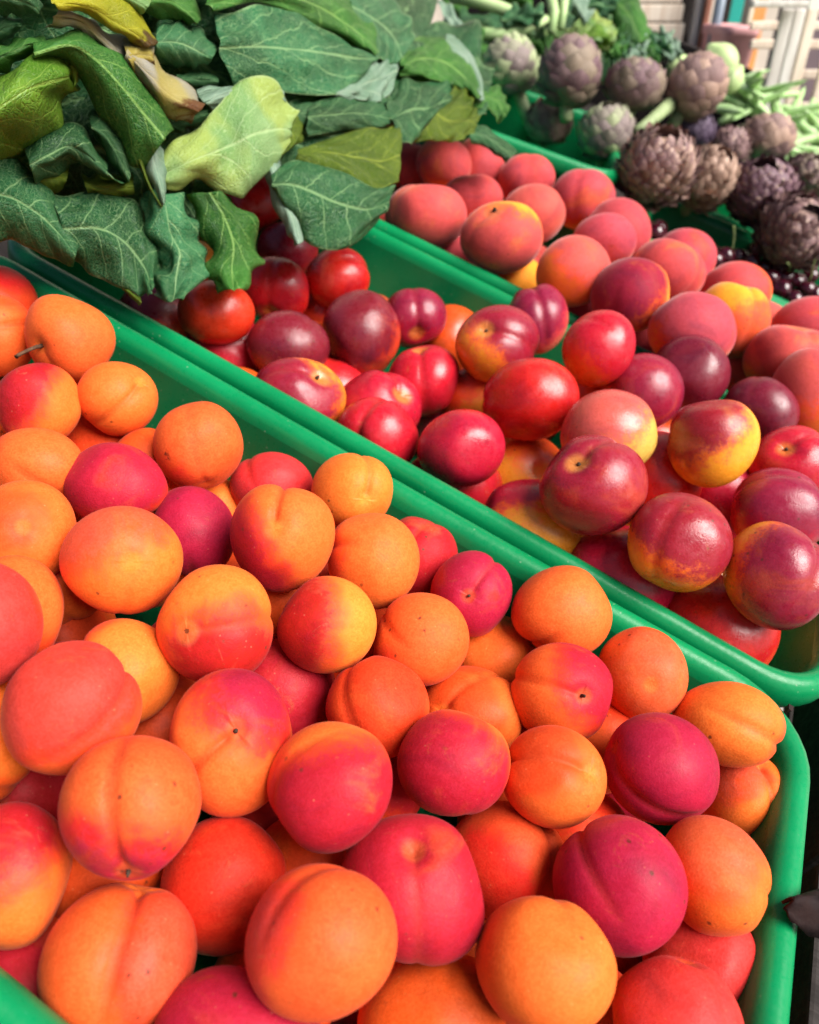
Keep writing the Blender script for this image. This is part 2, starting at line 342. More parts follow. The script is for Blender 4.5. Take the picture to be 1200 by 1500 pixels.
def fruit_mesh(sp, R, pole, g, gd, bdir, amt, asp, lod, rng, cavd=None):
    th, ph, F = TOPO[lod]
    e3 = pole; e1 = g - e3 * (g @ e3)
    if np.linalg.norm(e1) < 1e-3: e1 = np.cross(e3, [.3, .5, .8])
    e1 = e1 / np.linalg.norm(e1); e2 = np.cross(e3, e1)
    D = np.outer(np.sin(th) * np.cos(ph), e1) + np.outer(np.sin(th) * np.sin(ph), e2) + np.outer(np.cos(th), e3)
    r = np.ones(len(th))
    for _ in range(6):
        k = rng.normal(size=3); k /= np.linalg.norm(k); r += rng.normal() * (.023 if sp == 'A' else .017) * np.cos(D @ k * rng.uniform(1.2, 3.6) + rng.uniform(0, 6))
    cd = cavd if cavd is not None else {'A': .11, 'N': .17, 'P': .20}[sp]
    cw = {'A': .24, 'N': .32, 'P': .36}[sp]
    phs = np.where(ph > np.pi, ph - 2 * np.pi, ph); arc = np.abs(phs) * np.sin(th); front = np.cos(ph) > 0
    fade = sm(.02, .25, th) * (1 - sm(1.9, 2.9, th))
    w = .085 if sp == 'A' else .10
    gr = np.exp(-(arc / w) ** 2) * front * fade; wide = np.exp(-(arc / .36) ** 2) * front * fade
    r -= gd * (.85 * gr + .75 * wide)
    cv = np.exp(-(th / cw) ** 2); r -= cd * cv; r -= .25 * cd * np.exp(-(th / (cw * .35)) ** 2)
    r += .02 * np.exp(-((np.pi - th) / .25) ** 2) * rng.uniform(-.6, 1.3)
    X = D * r[:, None]
    X -= np.outer(X @ e3, e3) * ({'A': .02, 'N': .03, 'P': .07}[sp])
    X -= np.outer(X @ e2, e2) * rng.uniform(-.02, .05)
    for _ in range(4):                          # flattened sides where fruit has pressed on fruit
        k = rng.normal(size=3); k /= np.linalg.norm(k); cpl = rng.uniform(.84, .95); q = X @ k
        dq = q - cpl; X -= np.outer(.5 * (dq + np.sqrt(dq * dq + .006)) * .62, k)
    X *= 1.0 / np.mean(np.linalg.norm(X, axis=1)) * .985 * R
    X += np.outer(X @ RIGHT, RIGHT) * (math.sqrt(asp) - 1); X += np.outer(X @ UP, UP) * (1 / math.sqrt(asp) - 1)
    bl = D @ bdir - (1 - 2 * amt) - (.17 if sp == 'A' else .10)
    return X, F, bl, cv, gr * min(1, gd * 11)
FRUITS = []      # solved spheres: (centre, R)
def solve(rows, hbase, lay, rnom, rlo, rhi, y0, y1, x1):
    """depth of each fruit from its size in the picture and the height of its layer in the pile, then push apart"""
    n = len(rows); t = np.zeros(n); D = []
    for i, r in enumerate(rows):
        d = ray(r['u'], r['v']); D.append(d)
        x, y = (r['u'] - 600) / FPX, (r['v'] - 750) / FPX
        kx = r['rx'] / (FPX * math.sqrt(1 + x * x)); ky = r['ry'] / (FPX * math.sqrt(1 + y * y))
        r['k'] = math.sqrt(kx * ky); r['asp'] = min(1.16, max(.86, kx / ky)) 
        h = hbase(r) - lay * r['layer']
        th = (h - CAM @ NRM) / (d @ NRM); tr_ = rnom / r['k']
        t[i] = th + .35 * max(-.05, min(.05, tr_ - th)); t[i] = min(rhi / r['k'], max(rlo / r['k'], t[i]))
        r['hid'] = r['layer'] >= .5 or r['k'] * th < rlo
        if r['hid']: t[i] = th; r['k'] = max(r['k'], .88 * rnom / th)
    D = np.array(D); K = np.array([r['k'] for r in rows]); pr = np.array([-r['layer'] * 4000 + r['v'] for r in rows]); t0 = t.copy(); K0 = K.copy()
    for it in range(260):
        C = CAM + D * t[:, None]; R = K * t; mv = np.zeros(n)
        dd = np.linalg.norm(C[:, None] - C[None], axis=2); ov = .955 * (R[:, None] + R[None]) - dd; np.fill_diagonal(ov, -1)
        for i, j in zip(*np.where(np.triu(ov) > 0)):
            a, b = (i, j) if pr[i] < pr[j] else (j, i)      # a goes back, b comes forward
            s = ov[i, j] * .25; mv[a] += s; mv[b] -= s * .45
        t += np.clip(mv, -.003, .003); t += (t0 - t) * .02
        Q = (CAM + D * t[:, None]) @ TR; R = K * t
        t = np.where(Q[:, 2] < -.07, t - .002, t)
        if it > 60:                             # stay inside the tray walls
            near = (np.hypot(Q[:, 1] - y0 - .010, Q[:, 2] + .004) < R + .004) & (Q[:, 2] < .012); t = np.where(near, t + .0016, t)
            far = (np.hypot(Q[:, 1] - y1 + .008, np.maximum(0, Q[:, 2] + .004)) < R + .007) & (Q[:, 2] < .5 * R); t = np.where(far, t - .0016, t)
            rgt = (np.hypot(Q[:, 0] - x1 + .008, np.maximum(0, Q[:, 2] + .004)) < R + .006) & (Q[:, 2] < .5 * R); K = np.where(rgt & (K > .93 * K0), K * .997, K)
    return D, t, K
STEMS = []
def add_fruit(sp, r, C, R, lod, name, cat, group, label):
    rng = np.random.default_rng(int(r['u'] * 7 + r['v'] * 13) + 5000)
    pole = cdir(*r['pole']) if r.get('pole') else cdir(rng.normal() * .5, rng.normal() * .5, -1)
    gg = cdir(*r['g']) if r.get('g') else cdir(rng.normal(), rng.normal(), .1)
    gd = r.get('gd', .07 if sp == 'A' else .035); bd = cdir(*r['bd']); 
    X, F, bl, cv, gr = fruit_mesh(sp, R, pole, gg, gd, bd, r['amt'], r.get('asp', 1), lod, rng, r.get('cd'))
    o = mesh_obj(name, X, F, fruit_mat(sp, r['b'], r['bl']), loc=C)
    attr(o.data, 'blush', bl); attr(o.data, 'cav', cv); attr(o.data, 'groove', gr)
    tag(o, label, cat, group)
    if r.get('blotch'):
        n = X / np.linalg.norm(X, axis=1, keepdims=True)
        attr(o.data, 'blotch', np.exp(-np.sum((n - pole) ** 2, 1) / .006) * .85 if r['blotch'] == 2 else np.exp(-np.sum((n - cdir(-.42, -.32, .85)) ** 2, 1) / .035) * .8 + np.exp(-np.sum((n - cdir(-.1, .35, .9)) ** 2, 1) / .05) * .42)
    if r.get('stem'):
        stem(o, pole * R * (.98 - (r.get('cd') or {'A': .14, 'N': .21, 'P': .25}[sp])), pole, gg, R, r['stem'])
    FRUITS.append((C, R)); return o
M_STEM = plain('dry_stem', (.12, .055, .025), .8, .6, 300, .0004)
M_SCAR = plain('stem_scar', (.05, .028, .016), .9, .5, 400, .0005)
def tube(name, pts, rads, mat, parent=None, n=8, cap=True):
    pts = [np.asarray(p, float) for p in pts]; vs, fs = [], []
    ref = np.array([.31, .55, .77])
    for i, p in enumerate(pts):
        d = pts[min(i + 1, len(pts) - 1)] - pts[max(i - 1, 0)]; d = d / np.linalg.norm(d)
        a = np.cross(d, ref); a /= np.linalg.norm(a); b = np.cross(d, a)
        for k in range(n):
            w = 2 * math.pi * k / n; vs.append(p + rads[i] * (math.cos(w) * a + math.sin(w) * b))
    for i in range(len(pts) - 1):
        for k in range(n):
            q = (k + 1) % n; fs.append((i * n + k, i * n + q, (i + 1) * n + q, (i + 1) * n + k))
    if cap: fs.append(tuple(range(n))[::-1]); fs.append(tuple((len(pts) - 1) * n + k for k in range(n)))
    return mesh_obj(name, vs, fs, mat, parent)
def stem(parent, base, pole, side, R, kind):
    if kind == 1:      # a short broken scar down in the cavity
        s = side / np.linalg.norm(side); q = (R / .03) ** 2 * .6
        tube('stem', [base - pole * .002, base + pole * .0012, base + pole * .0026 + s * .0004], [.0026 * q, .0021 * q, .0009 * q], M_SCAR, parent)
    else:              # a thin bent stalk
        s = np.cross(pole, UP); s /= np.linalg.norm(s); s = cdir(-.8, -.55, .25)
        tube('stem', [base - pole * .002, base + pole * .004, base + pole * .0065 + s * .003, base + pole * .007 + s * .008, base + pole * .0055 + s * .0105], [.0013, .0011, .001, .0011, .0013], M_STEM, parent)

def rows_of(tab):
    out = []
    for q in tab:
        d = dict(u=q[0], v=q[1], rx=q[2], ry=q[3], layer=q[4], b=q[5], bl=q[6], bd=q[7], amt=q[8], label=q[9])
        if len(q) > 10: d.update(q[10])
        out.append(d)
    return out
N_ = (0, 0, -1)
APR = rows_of([
 (100,497,70,64,0,'o','p',(-1,-.3,-.4),.18,'orange apricot with a thin brown stalk, by the rim below the leaves',dict(pole=(-.3,-.36,.85),g=(.2,-1,.3),gd=.03,stem=2,cd=.10)),
 (2,450,40,42,.5,'r','p',(0,1,0),.25,'rusty orange apricot cut by the left edge below the leaves'),
 (-6,490,38,40,.3,'o','r',(0,1,0),.25,'orange apricot slice at left edge beside the stalked apricot',dict(pole=(.2,.2,-.8),g=(.75,.1,.6),gd=.10)),
 (52,587,61,63,-.2,'o','m',(-.6,.45,.5),.62,'crimson and orange apricot at left edge under the stalked apricot'),
 (171,585,60,54,.1,'o','c',(0,0,-1),.15,'orange apricot with a short crease, right of the crimson left-edge apricot',dict(pole=(.75,.45,.3),g=(.5,-.2,.8),gd=.07)),
 (96,642,44,44,1,'o','r',(0,1,0),.3,'orange apricot wedged below the crimson left-edge apricot'),
 (48,690,58,46,.4,'o','r',(-1,.2,0),.22,'wide orange apricot at left edge above the one with a red ring'),
 (150,655,46,40,.8,'o','r',(0,1,0),.7,'red-orange apricot peeking above the large crimson-topped apricot'),
 (172,712,78,62,0,'o','m',(-.3,.6,.7),.78,'large crimson-topped apricot left of the blotched one'),
 (215,690,46,48,.7,'o','r',(.2,1,0),.4,'red-orange apricot squeezed behind the crimson-topped apricot'),
 (292,652,67,65,-.1,'y','c',(-.5,-.8,.2),.16,'orange apricot with a dark brown blotch, by the green rim',dict(blotch=1,gd=.03,pole=(.2,-.75,.2),g=(.1,.2,1))),
 (75,750,46,46,.9,'o','r',(0,1,0),.2,'plain orange apricot tucked between the red-ringed and crimson-topped ones'),
 (35,778,53,54,.2,'o','r',(.25,.15,.95),.16,'orange apricot with a dull red ring mark at left edge',dict(pole=(.45,.1,.85),g=(0,-1,.2),gd=.02,cd=.05)),
 (95,840,48,56,.8,'o','r',(0,1,0),.5,'red-orange apricot half hidden left of the dimpled salmon apricot'),
 (181,823,88,83,-.3,'o','p',(-.3,.8,.3),.40,'big salmon-orange apricot with small dimple, left of centre',dict(pole=(.45,.05,.85),g=(0,-1,.2),gd=.03,cd=.05)),
 (285,782,65,66,.3,'o','m',(-.2,.1,1),.80,'crimson apricot touching the big salmon apricot on its right'),
 (308,752,46,42,.9,'y','r',(0,1,0),.12,'orange apricot edge rising behind the crimson one'),
 (275,716,36,34,1.1,'o','r',(0,1,0),.6,'small red bit of apricot under the blotched apricot'),
 (397,714,62,50,.4,'o','p',(0,.6,.6),.62,'dusty coral apricot against the green wall, right of the blotched one'),
 (414,785,76,81,-.3,'o','m',(-.75,-.45,.3),.36,'orange apricot with a hooked crease and red lower-left cheek',dict(pole=(0,.15,.98),g=(.05,1,.4),gd=.09,cd=.08)),
 (517,718,65,52,.1,'y','r',(0,0,-1),.12,'orange apricot with a curved crease touching the green wall',dict(pole=(.35,-.3,.85),g=(.3,1,.2),gd=.07,cd=.07)),
 (545,822,67,70,0,'y','c',(-.9,-.2,.1),.2,'yellow-orange apricot below the curved-crease apricot'),
 (612,815,53,55,.5,'r','m',(.2,.5,.7),.8,'pink-red apricot between the green wall and yellow-orange apricot'),
 (695,868,62,61,0,'r','m',(.35,.4,.75),.62,'pink apricot with a black stem hole facing the camera',dict(pole=(-.22,.02,.97),g=(.5,.85,.2),gd=.07,stem=1,cd=.10)),
 (822,897,75,67,-.1,'y','c',(0,-1,-.3),.12,'plain golden apricot touching the green wall, top of the right row'),
 (617,937,72,68,0,'o','c',(-.7,-.7,0),.22,'smooth orange apricot left of the speckled hidden one'),
 (477,915,70,70,0,'y','m',(-.8,.1,.5),.52,'half crimson half gold apricot near the middle'),
 (320,913,85,86,-.3,'o','m',(.25,-.75,.5),.42,'salmon apricot with a star-shaped scar',dict(pole=(-.3,0,.95),g=(.7,.1,.7),gd=.06,cd=.04,blotch=2)),
 (20,902,75,92,-.1,'o','r',(.2,-1,.2),.28,'large orange apricot cut by the left edge, above the coral one'),
 (-34,918,44,42,-.5,'o','p',(0,0,1),.7,'pink apricot sliver at the left edge'),
 (180,985,82,80,.7,'y','c',(-.8,.5,0),.25,'brownish orange speckled apricot under the salmon ones'),
 (105,1037,105,100,-.35,'o','p',(0,.7,.5),.60,'large coral-pink apricot with a side crease, lower left',dict(pole=(.5,.6,-.55),g=(.88,.15,.4),gd=.08)),
 (197,1180,107,109,-.4,'o','m',(-.15,-.85,.45),.34,'big orange apricot with a long red crease down to its stem',dict(pole=(.14,-.70,.62),g=(-.05,.6,.8),gd=.10,stem=1,cd=.10)),
 (338,1086,92,100,-.3,'y','m',(.45,.75,.3),.27,'orange apricot with pink-lipped crease around its stem pit',dict(pole=(.28,.42,.82),g=(-.75,-.6,.2),gd=.12,cd=.13,stem=1)),
 (420,1010,55,62,.4,'r','m',(.1,.3,.9),.95,'deep magenta apricot behind the pink-lipped one'),
 (487,1152,93,95,-.3,'y','m',(.2,-.55,.75),.66,'crimson apricot with golden top, centre front',dict(pole=(-.6,-.75,.1),g=(-.85,-.05,.4),gd=.05)),
 (552,1033,76,76,-.1,'o','r',(-.3,.6,.6),.55,'glossy red-orange apricot with a left crease, centre',dict(pole=(-.35,.85,-.2),g=(-.5,.1,.85),gd=.06)),
 (690,1038,62,54,.4,'o','r',(-.5,.4,.5),.40,'small red-orange apricot with a shallow notch right of centre',dict(pole=(-.5,.1,.6),g=(.2,.9,.4),gd=.06)),
 (662,1118,84,80,-.2,'y','m',(-.45,-.25,.75),.70,'crimson apricot with golden right shoulder, centre right'),
 (722,965,52,50,.8,'o','r',(-.3,-.5,.2),.2,'speckled orange apricot hidden under its neighbours right of centre'),
 (822,1014,75,71,-.1,'o','m',(.75,.35,.4),.40,'orange apricot with radiating pink stem end',dict(pole=(.3,.14,.93),g=(-.85,.35,.2),gd=.06,cd=.11,stem=1)),
 (940,986,67,67,0,'o','c',(.2,.2,.8),.45,'coral apricot with a soft dimple beside the green wall',dict(pole=(-.1,-.05,1),g=(0,-1,.2),gd=.0,cd=.05)),
 (1066,1060,80,67,0,'y','c',(.9,-.4,0),.2,'wide orange apricot in the right corner of the tray',dict(pole=(.9,-.55,-.1),g=(.75,-.3,.6),gd=.08)),
 (808,1137,75,75,0,'o','r',(-.4,.75,.4),.28,'orange apricot with an angular crease and notch',dict(pole=(.68,.30,.66),g=(-.3,.65,.7),gd=.12,cd=.12)),
 (967,1124,87,81,-.3,'o','m',(.1,.2,.95),.90,'dark pink apricot with fuzzy skin, right side',dict(pole=(-.85,.4,-.1),g=(-.85,-.1,.5),gd=.08)),
 (1088,1168,60,65,.2,'o','p',(-.4,.75,.2),.28,'small orange apricot with double crease by the right rim',dict(pole=(.25,.85,.2),g=(.25,.2,.95),gd=.10)),
 (885,1090,48,50,.8,'o','r',(0,1,0),.2,'orange apricot wedged behind the dark pink fuzzy one'),
 (1048,1282,86,90,-.1,'o','c',(-.2,.9,.2),.34,'large orange apricot against the right rim',dict(pole=(.85,-.6,-.1),g=(.7,-.1,.5),gd=.05)),
 (906,1298,95,100,-.35,'o','m',(-.35,.35,.8),.64,'pink apricot with orange right edge, right front',dict()),
 (742,1258,73,78,.3,'o','r',(-.4,-.3,.5),.34,'red-shaded orange apricot with a right crease, between pink ones',dict(pole=(.5,.8,-.1),g=(.75,.2,.6),gd=.07)),
 (850,1232,46,46,1,'o','r',(0,1,0),.2,'orange bit of apricot between the notched and pink ones'),
 (606,1300,102,115,-.1,'r','m',(0,.2,.8),.74,'big magenta apricot with a stem hollow on top',dict(pole=(0,.82,.5),g=(.05,.1,1),gd=.04,cd=.20)),
 (472,1380,112,116,-.5,'o','p',(-.9,.3,.1),.22,'plain big orange apricot at the bottom, left of the magenta one'),
 (180,1400,118,118,-.5,'o','c',(.8,.2,.2),.30,'big orange apricot split by a deep crease, bottom left',dict(pole=(.12,.82,-.5),g=(.14,.05,1),gd=.13)),
 (10,1283,97,116,-.1,'o','m',(.1,.9,.3),.36,'orange apricot with pink top cut by the left edge, near bottom'),
 (330,1293,92,107,.35,'o','r',(.1,.4,.8),.48,'glossy red-orange apricot between the two creased ones'),
 (793,1410,108,112,-.5,'o','c',(-.3,-.8,.2),.24,'plain oval orange apricot at the bottom right of centre'),
 (990,1490,100,102,-.4,'o','p',(.3,.5,.6),.55,'pink-orange apricot with fine crease in the bottom right corner',dict(pole=(.3,.9,-.3),g=(.45,.2,.8),gd=.03)),
 (1035,1412,65,70,.1,'o','p',(0,.6,.6),.60,'dusty coral apricot by the right rim near the bottom'),
 (635,1490,78,82,.4,'o','r',(0,.3,.9),.5,'red-orange apricot cut by the bottom edge between two plain oranges'),
 (340,1522,95,92,.2,'o','m',(0,.4,.8),.88,'magenta apricot cut by the bottom edge'),
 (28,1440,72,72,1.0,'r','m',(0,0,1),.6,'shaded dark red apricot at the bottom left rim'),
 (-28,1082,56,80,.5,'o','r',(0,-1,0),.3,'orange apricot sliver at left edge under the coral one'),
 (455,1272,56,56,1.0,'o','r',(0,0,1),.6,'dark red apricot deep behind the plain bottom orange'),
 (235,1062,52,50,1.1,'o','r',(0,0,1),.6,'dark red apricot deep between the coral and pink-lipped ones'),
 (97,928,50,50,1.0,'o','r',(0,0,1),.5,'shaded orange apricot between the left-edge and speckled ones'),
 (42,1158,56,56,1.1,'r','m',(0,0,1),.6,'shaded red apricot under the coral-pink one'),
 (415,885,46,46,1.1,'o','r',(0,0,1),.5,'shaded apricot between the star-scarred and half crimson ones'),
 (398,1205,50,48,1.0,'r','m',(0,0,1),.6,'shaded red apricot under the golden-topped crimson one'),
])
NEC = rows_of([
 (235,470,43,40,.4,'o','d',(-.6,.5,.4),.60,'purple nectarine with orange side, just under the hanging leaf tip'),
 (317,458,58,46,0,'r','r',(.2,.2,.8),.6,'bright red nectarine under the ragged leaf tip'),
 (334,520,56,42,.2,'K','k',(0,0,1),.5,'crimson nectarine lying on the rim, left end of the tray'),
 (404,424,55,46,.0,'K','k',(0,0,1),.5,'crimson nectarine beside the ragged leaf',dict(pole=(-.1,-.85,.3),g=(0,0,1),gd=.05)),
 (420,510,60,52,.1,'D','d',(-.2,.3,.8),.6,'dark purple nectarine in the left part of the tray'),
 (495,410,52,40,.1,'R','k',(.4,.2,.6),.6,'two-lobed pinkish red nectarine below the big leaf',dict(pole=(.6,-.1,-.6),g=(.4,.5,.7),gd=.08)),
 (470,460,38,38,.8,'r','r',(0,1,0),.6,'orange-red nectarine behind the tall brownish one'),
 (531,489,57,62,-.1,'R','d',(-.5,.35,.6),.68,'egg-shaped maroon nectarine with a rosy right cheek'),
 (607,465,47,45,.2,'K','w',(.2,.5,.6),.5,'dark crimson nectarine against the green wall',dict(pole=(.1,-.7,.6),g=(0,.6,.7),gd=.06)),
 (437,580,52,44,.2,'Y','w',(-.4,-.3,.8),.58,'yellow-topped nectarine with a stem, lying on the near rim',dict(pole=(.62,.42,.6),g=(-.5,.4,.6),gd=.05,stem=1)),
 (553,597,67,52,.1,'K','k',(0,.2,.9),.5,'crimson nectarine with a pinkish crease, left of centre',dict(pole=(.6,.25,.65),g=(.3,.9,.3),gd=.09)),
 (620,557,52,54,.1,'K','k',(0,0,1),.5,'pinkish crimson nectarine with a centre crease',dict(pole=(-.1,.8,.3),g=(-.05,0,1),gd=.06)),
 (553,640,61,56,.1,'K','k',(.4,-.4,.8),.60,'red nectarine with an orange crease by the near rim',dict(pole=(-.5,-.3,.75),g=(.1,.9,.4),gd=.08)),
 (675,658,62,57,0,'R','k',(.2,-.5,.8),.60,'round red nectarine above the near rim'),
 (664,712,48,42,.5,'R','k',(0,.3,.9),.4,'pinkish red nectarine half behind the near rim'),
 (728,504,61,57,-.3,'Y','w',(.55,.6,.35),.62,'yellow and purple nectarine showing its stem hole',dict(pole=(-.42,.2,.88),g=(.8,-.2,.5),gd=.05,stem=1)),
 (660,500,42,44,.7,'r','r',(0,.4,.8),.5,'orange-red nectarine behind the yellow and purple one'),
 (785,466,47,53,-.2,'P','w',(-.4,.4,.6),.62,'dull pink nectarine with a dark crease at the far rim',dict(pole=(-.2,.9,.1),g=(.0,.1,1),gd=.07)),
 (776,586,70,62,-.5,'r','k',(-.35,.2,.7),.66,'large red nectarine with a painted pale highlight, centre'),  # lighter right side paints its highlight into the skin colour
 (702,590,36,36,.9,'Y','r',(-.4,.4,.3),.3,'orange nectarine peeking left of the large red one'),
 (762,700,44,42,.6,'Y','r',(0,.8,.3),.2,'golden nectarine low in the gap above the near rim'),
 (778,770,57,48,.3,'Y','k',(-.2,.9,.1),.30,'golden nectarine with red top lying on the near rim'),
 (875,513,57,54,-.5,'r','k',(.4,.3,.5),.60,'red nectarine with yellow flecks near the peaches'),
 (940,577,60,58,-.4,'r','w',(.5,.4,.4),.66,'reddish purple nectarine right of the large red one'),
 (1012,550,44,43,-.1,'D','d',(.2,.3,.8),.6,'small plum-purple nectarine beside the peaches'),
 (892,636,66,50,0,'G','q',(-.4,.6,.4),.46,'greenish yellow nectarine with pink mottling'),
 (870,710,80,72,-.6,'r','w',(.2,.1,.9),.72,'large purple-red nectarine with orange edge and stem hole',dict(pole=(-.52,.44,.72),g=(.5,.85,.1),gd=.06,stem=1)),
 (1042,648,67,65,-.5,'Y','w',(-.55,.65,.3),.40,'glowing yellow-orange nectarine with dark upper left'),
 (1112,603,56,50,-.3,'D','d',(.1,.5,.7),.6,'dark brownish purple nectarine at right'),
 (960,700,42,44,.6,'K','k',(0,0,1),.5,'crimson nectarine behind the purple-red one'),
 (1045,727,42,40,.7,'K','k',(0,0,1),.5,'deep crimson nectarine in the gap under the glowing one'),
 (1158,680,68,56,-.3,'r','k',(.3,.3,.7),.68,'pinkish red nectarine with a stem pit at the right edge',dict(pole=(-.5,.4,.75),g=(.5,.6,.3),gd=.05,stem=1)),
 (1140,748,78,62,-.4,'K','w',(.2,.5,.6),.46,'glossy crimson-purple nectarine with a broad cleft, right edge',dict(pole=(.8,.2,.4),g=(.3,.8,.5),gd=.10)),
 (993,796,78,74,-.5,'Y','w',(.35,.6,.5),.58,'yellow nectarine with purple top and dark specks',dict(pole=(-.4,-.85,.1),g=(-.6,.1,.75),gd=.06)),
 (1135,842,78,80,-.5,'Y','w',(.3,-.1,.4),.66,'purple nectarine with a yellow patch, right corner of the tray',dict(pole=(.5,.85,-.1),g=(.5,.5,.5),gd=.07)),
 (905,848,58,48,.4,'K','k',(0,.3,.9),.6,'crimson nectarine half behind the near rim at right'),
 (1048,918,66,56,.2,'R','k',(-.4,.4,.5),.55,'red nectarine with a pale gleam in the tray corner'),
 (868,585,32,30,.9,'r','r',(0,0,1),.4,'orange-red nectarine bit behind the greenish one'),
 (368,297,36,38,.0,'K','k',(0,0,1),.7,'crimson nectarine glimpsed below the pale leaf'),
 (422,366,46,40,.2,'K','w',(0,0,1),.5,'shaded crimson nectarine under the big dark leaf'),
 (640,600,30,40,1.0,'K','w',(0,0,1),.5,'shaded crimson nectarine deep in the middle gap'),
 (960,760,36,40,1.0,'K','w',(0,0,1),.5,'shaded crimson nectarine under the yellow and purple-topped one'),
])
PEA = rows_of([
 (600,248,38,40,.3,'Y','q',(0,0,1),0.76,'pinkish red peach touching the big leaf edge'),
 (650,241,40,40,.2,'Y','q',(0,0,1),0.56,'pink peach with orange glow under the olive leaf'),
 (698,244,33,36,.4,'Y','q',(.5,-.4,.5),0.66,'small pink peach between the olive leaf and the green wall'),
 (624,316,57,54,-.2,'Y','q',(.35,.1,.8),0.90,'pink peach with a yellow left stripe, at the near rim',dict(pole=(.1,.85,.35),g=(-.5,.5,.6),gd=.04)),
 (690,292,44,40,.1,'Y','q',(0,.5,.7),0.71,'dusky pink peach behind the yellow-striped one',dict(pole=(-.1,.9,.3),g=(0,0,1),gd=.03)),
 (770,264,44,38,.2,'Y','q',(0,.2,.8),0.76,'flat-topped pink peach against the green wall',dict(pole=(.1,.95,.0),g=(0,0,1),gd=.03,cd=.22)),
 (735,348,61,53,-.4,'Y','q',(-.3,-.75,.35),0.66,'orange-yellow peach with a small dark stem pit',dict(pole=(-.3,.52,.8),g=(-.7,0,.6),gd=.04,stem=1,cd=.1)),
 (781,314,46,44,-.1,'Y','q',(.4,.1,.7),0.84,'mauve-pink peach with an orange top behind the yellow one'),
 (853,292,47,47,-.1,'Y','q',(.1,.6,.6),0.78,'mauve-pink pointed peach by the green wall',dict(pole=(.1,.9,.2),g=(-.3,.3,.9),gd=.04,cd=.02)),
 (884,354,48,42,-.2,'Y','q',(-.2,.5,.6),0.78,'mauve peach in front of its half hidden twin'),
 (906,338,40,38,.2,'Y','q',(0,.2,.8),0.66,'pink peach half hidden behind the mauve one'),
 (837,397,56,54,-.5,'o','q',(.4,.3,.5),.40,'plain coral peach, middle of the heap'),
 (925,434,59,56,-.6,'Y','w',(-.7,.2,.5),.62,'maroon peach with a broad yellow stripe'),
 (978,397,47,43,-.3,'Y','q',(.3,-.3,.7),0.76,'mauve peach with an orange spot, behind the striped one',dict(pole=(.3,.7,.2),g=(.6,.2,.6),gd=.05)),
 (1002,386,34,36,.2,'Y','q',(0,0,1),0.66,'pink peach edge behind the orange-spotted mauve one'),
 (1076,428,53,44,-.2,'o','q',(-.5,.1,.6),.48,'pink-orange peach at the far rim beside the cherries'),
 (1015,483,67,56,-.6,'Y','q',(.1,.5,.5),0.61,'large dull pink peach above the purple nectarines'),
 (1071,466,42,48,-.3,'Y','p',(.2,-.7,.2),.42,'yellow-orange peach behind the large dull pink one',dict(pole=(.2,.9,.2),g=(.3,0,.9),gd=.06)),
 (1153,526,58,45,-.3,'Y','q',(0,.5,.6),0.76,'mauve-pink creased peach at the right edge',dict(pole=(.1,.8,.4),g=(.15,-.2,.9),gd=.06)),
 (1187,482,42,28,.1,'Y','q',(0,.5,.6),0.66,'pink peach top at the right edge by the far rim'),
 (1189,580,49,55,-.3,'o','q',(-.2,.7,.3),.52,'brownish pink peach cut by the right edge'),
 (743,420,33,24,.7,'Y','p',(-.5,.6,.2),.35,'yellow peach low behind the near rim, under the coral one'),
 (668,380,30,26,.9,'r','q',(0,0,1),.5,'red bit of peach between the two front peaches'),
 (945,512,27,26,.7,'o','q',(0,.6,.4),.5,'orange-red peach bit under the striped peach'),
 (1065,546,42,42,.6,'o','q',(0,.5,.5),.42,'orange peach beneath the large dull pink one'),
 (1112,493,24,28,.6,'Y','q',(0,0,1),0.66,'small pink bit of peach between the right-hand peaches'),
 (846,459,28,24,.7,'o','q',(0,0,1),.4,'coral peach bit under the plain coral one'),
 (1196,622,26,28,.8,'G','q',(0,0,1),.15,'yellowish peach bit below the brownish one at right edge'),
])
D, t, K = solve(APR, lambda r: .004 - (.018 if r['v'] < 745 and r['u'] > 250 else 0), .030, .0262, .020, .033, 0, W, 0)
for r, d, tt, k in zip(APR, D, t, K): add_fruit('A', r, CAM + d * tt, k * tt, 0, 'apricot', 'apricot', 'apricots in the front tray', r['label'])
def hn(r): return -.026 + .05 * sm(600, 900, r['u'])
D, t, K = solve(NEC, hn, .022, .0345, .026, .041, W, 2 * W, .012)
for r, d, tt, k in zip(NEC, D, t, K): add_fruit('N', r, CAM + d * tt, k * tt, 0, 'nectarine', 'nectarine', 'nectarines in the second tray', r['label'])
D, t, K = solve(PEA, lambda r: .008 + .02 * sm(700, 900, r['u']), .025, .038, .029, .044, 2 * W, 3 * W, .06)
for r, d, tt, k in zip(PEA, D, t, K): add_fruit('P', r, CAM + d * tt, k * tt, 0, 'peach', 'peach', 'peaches in the third tray', r['label'])



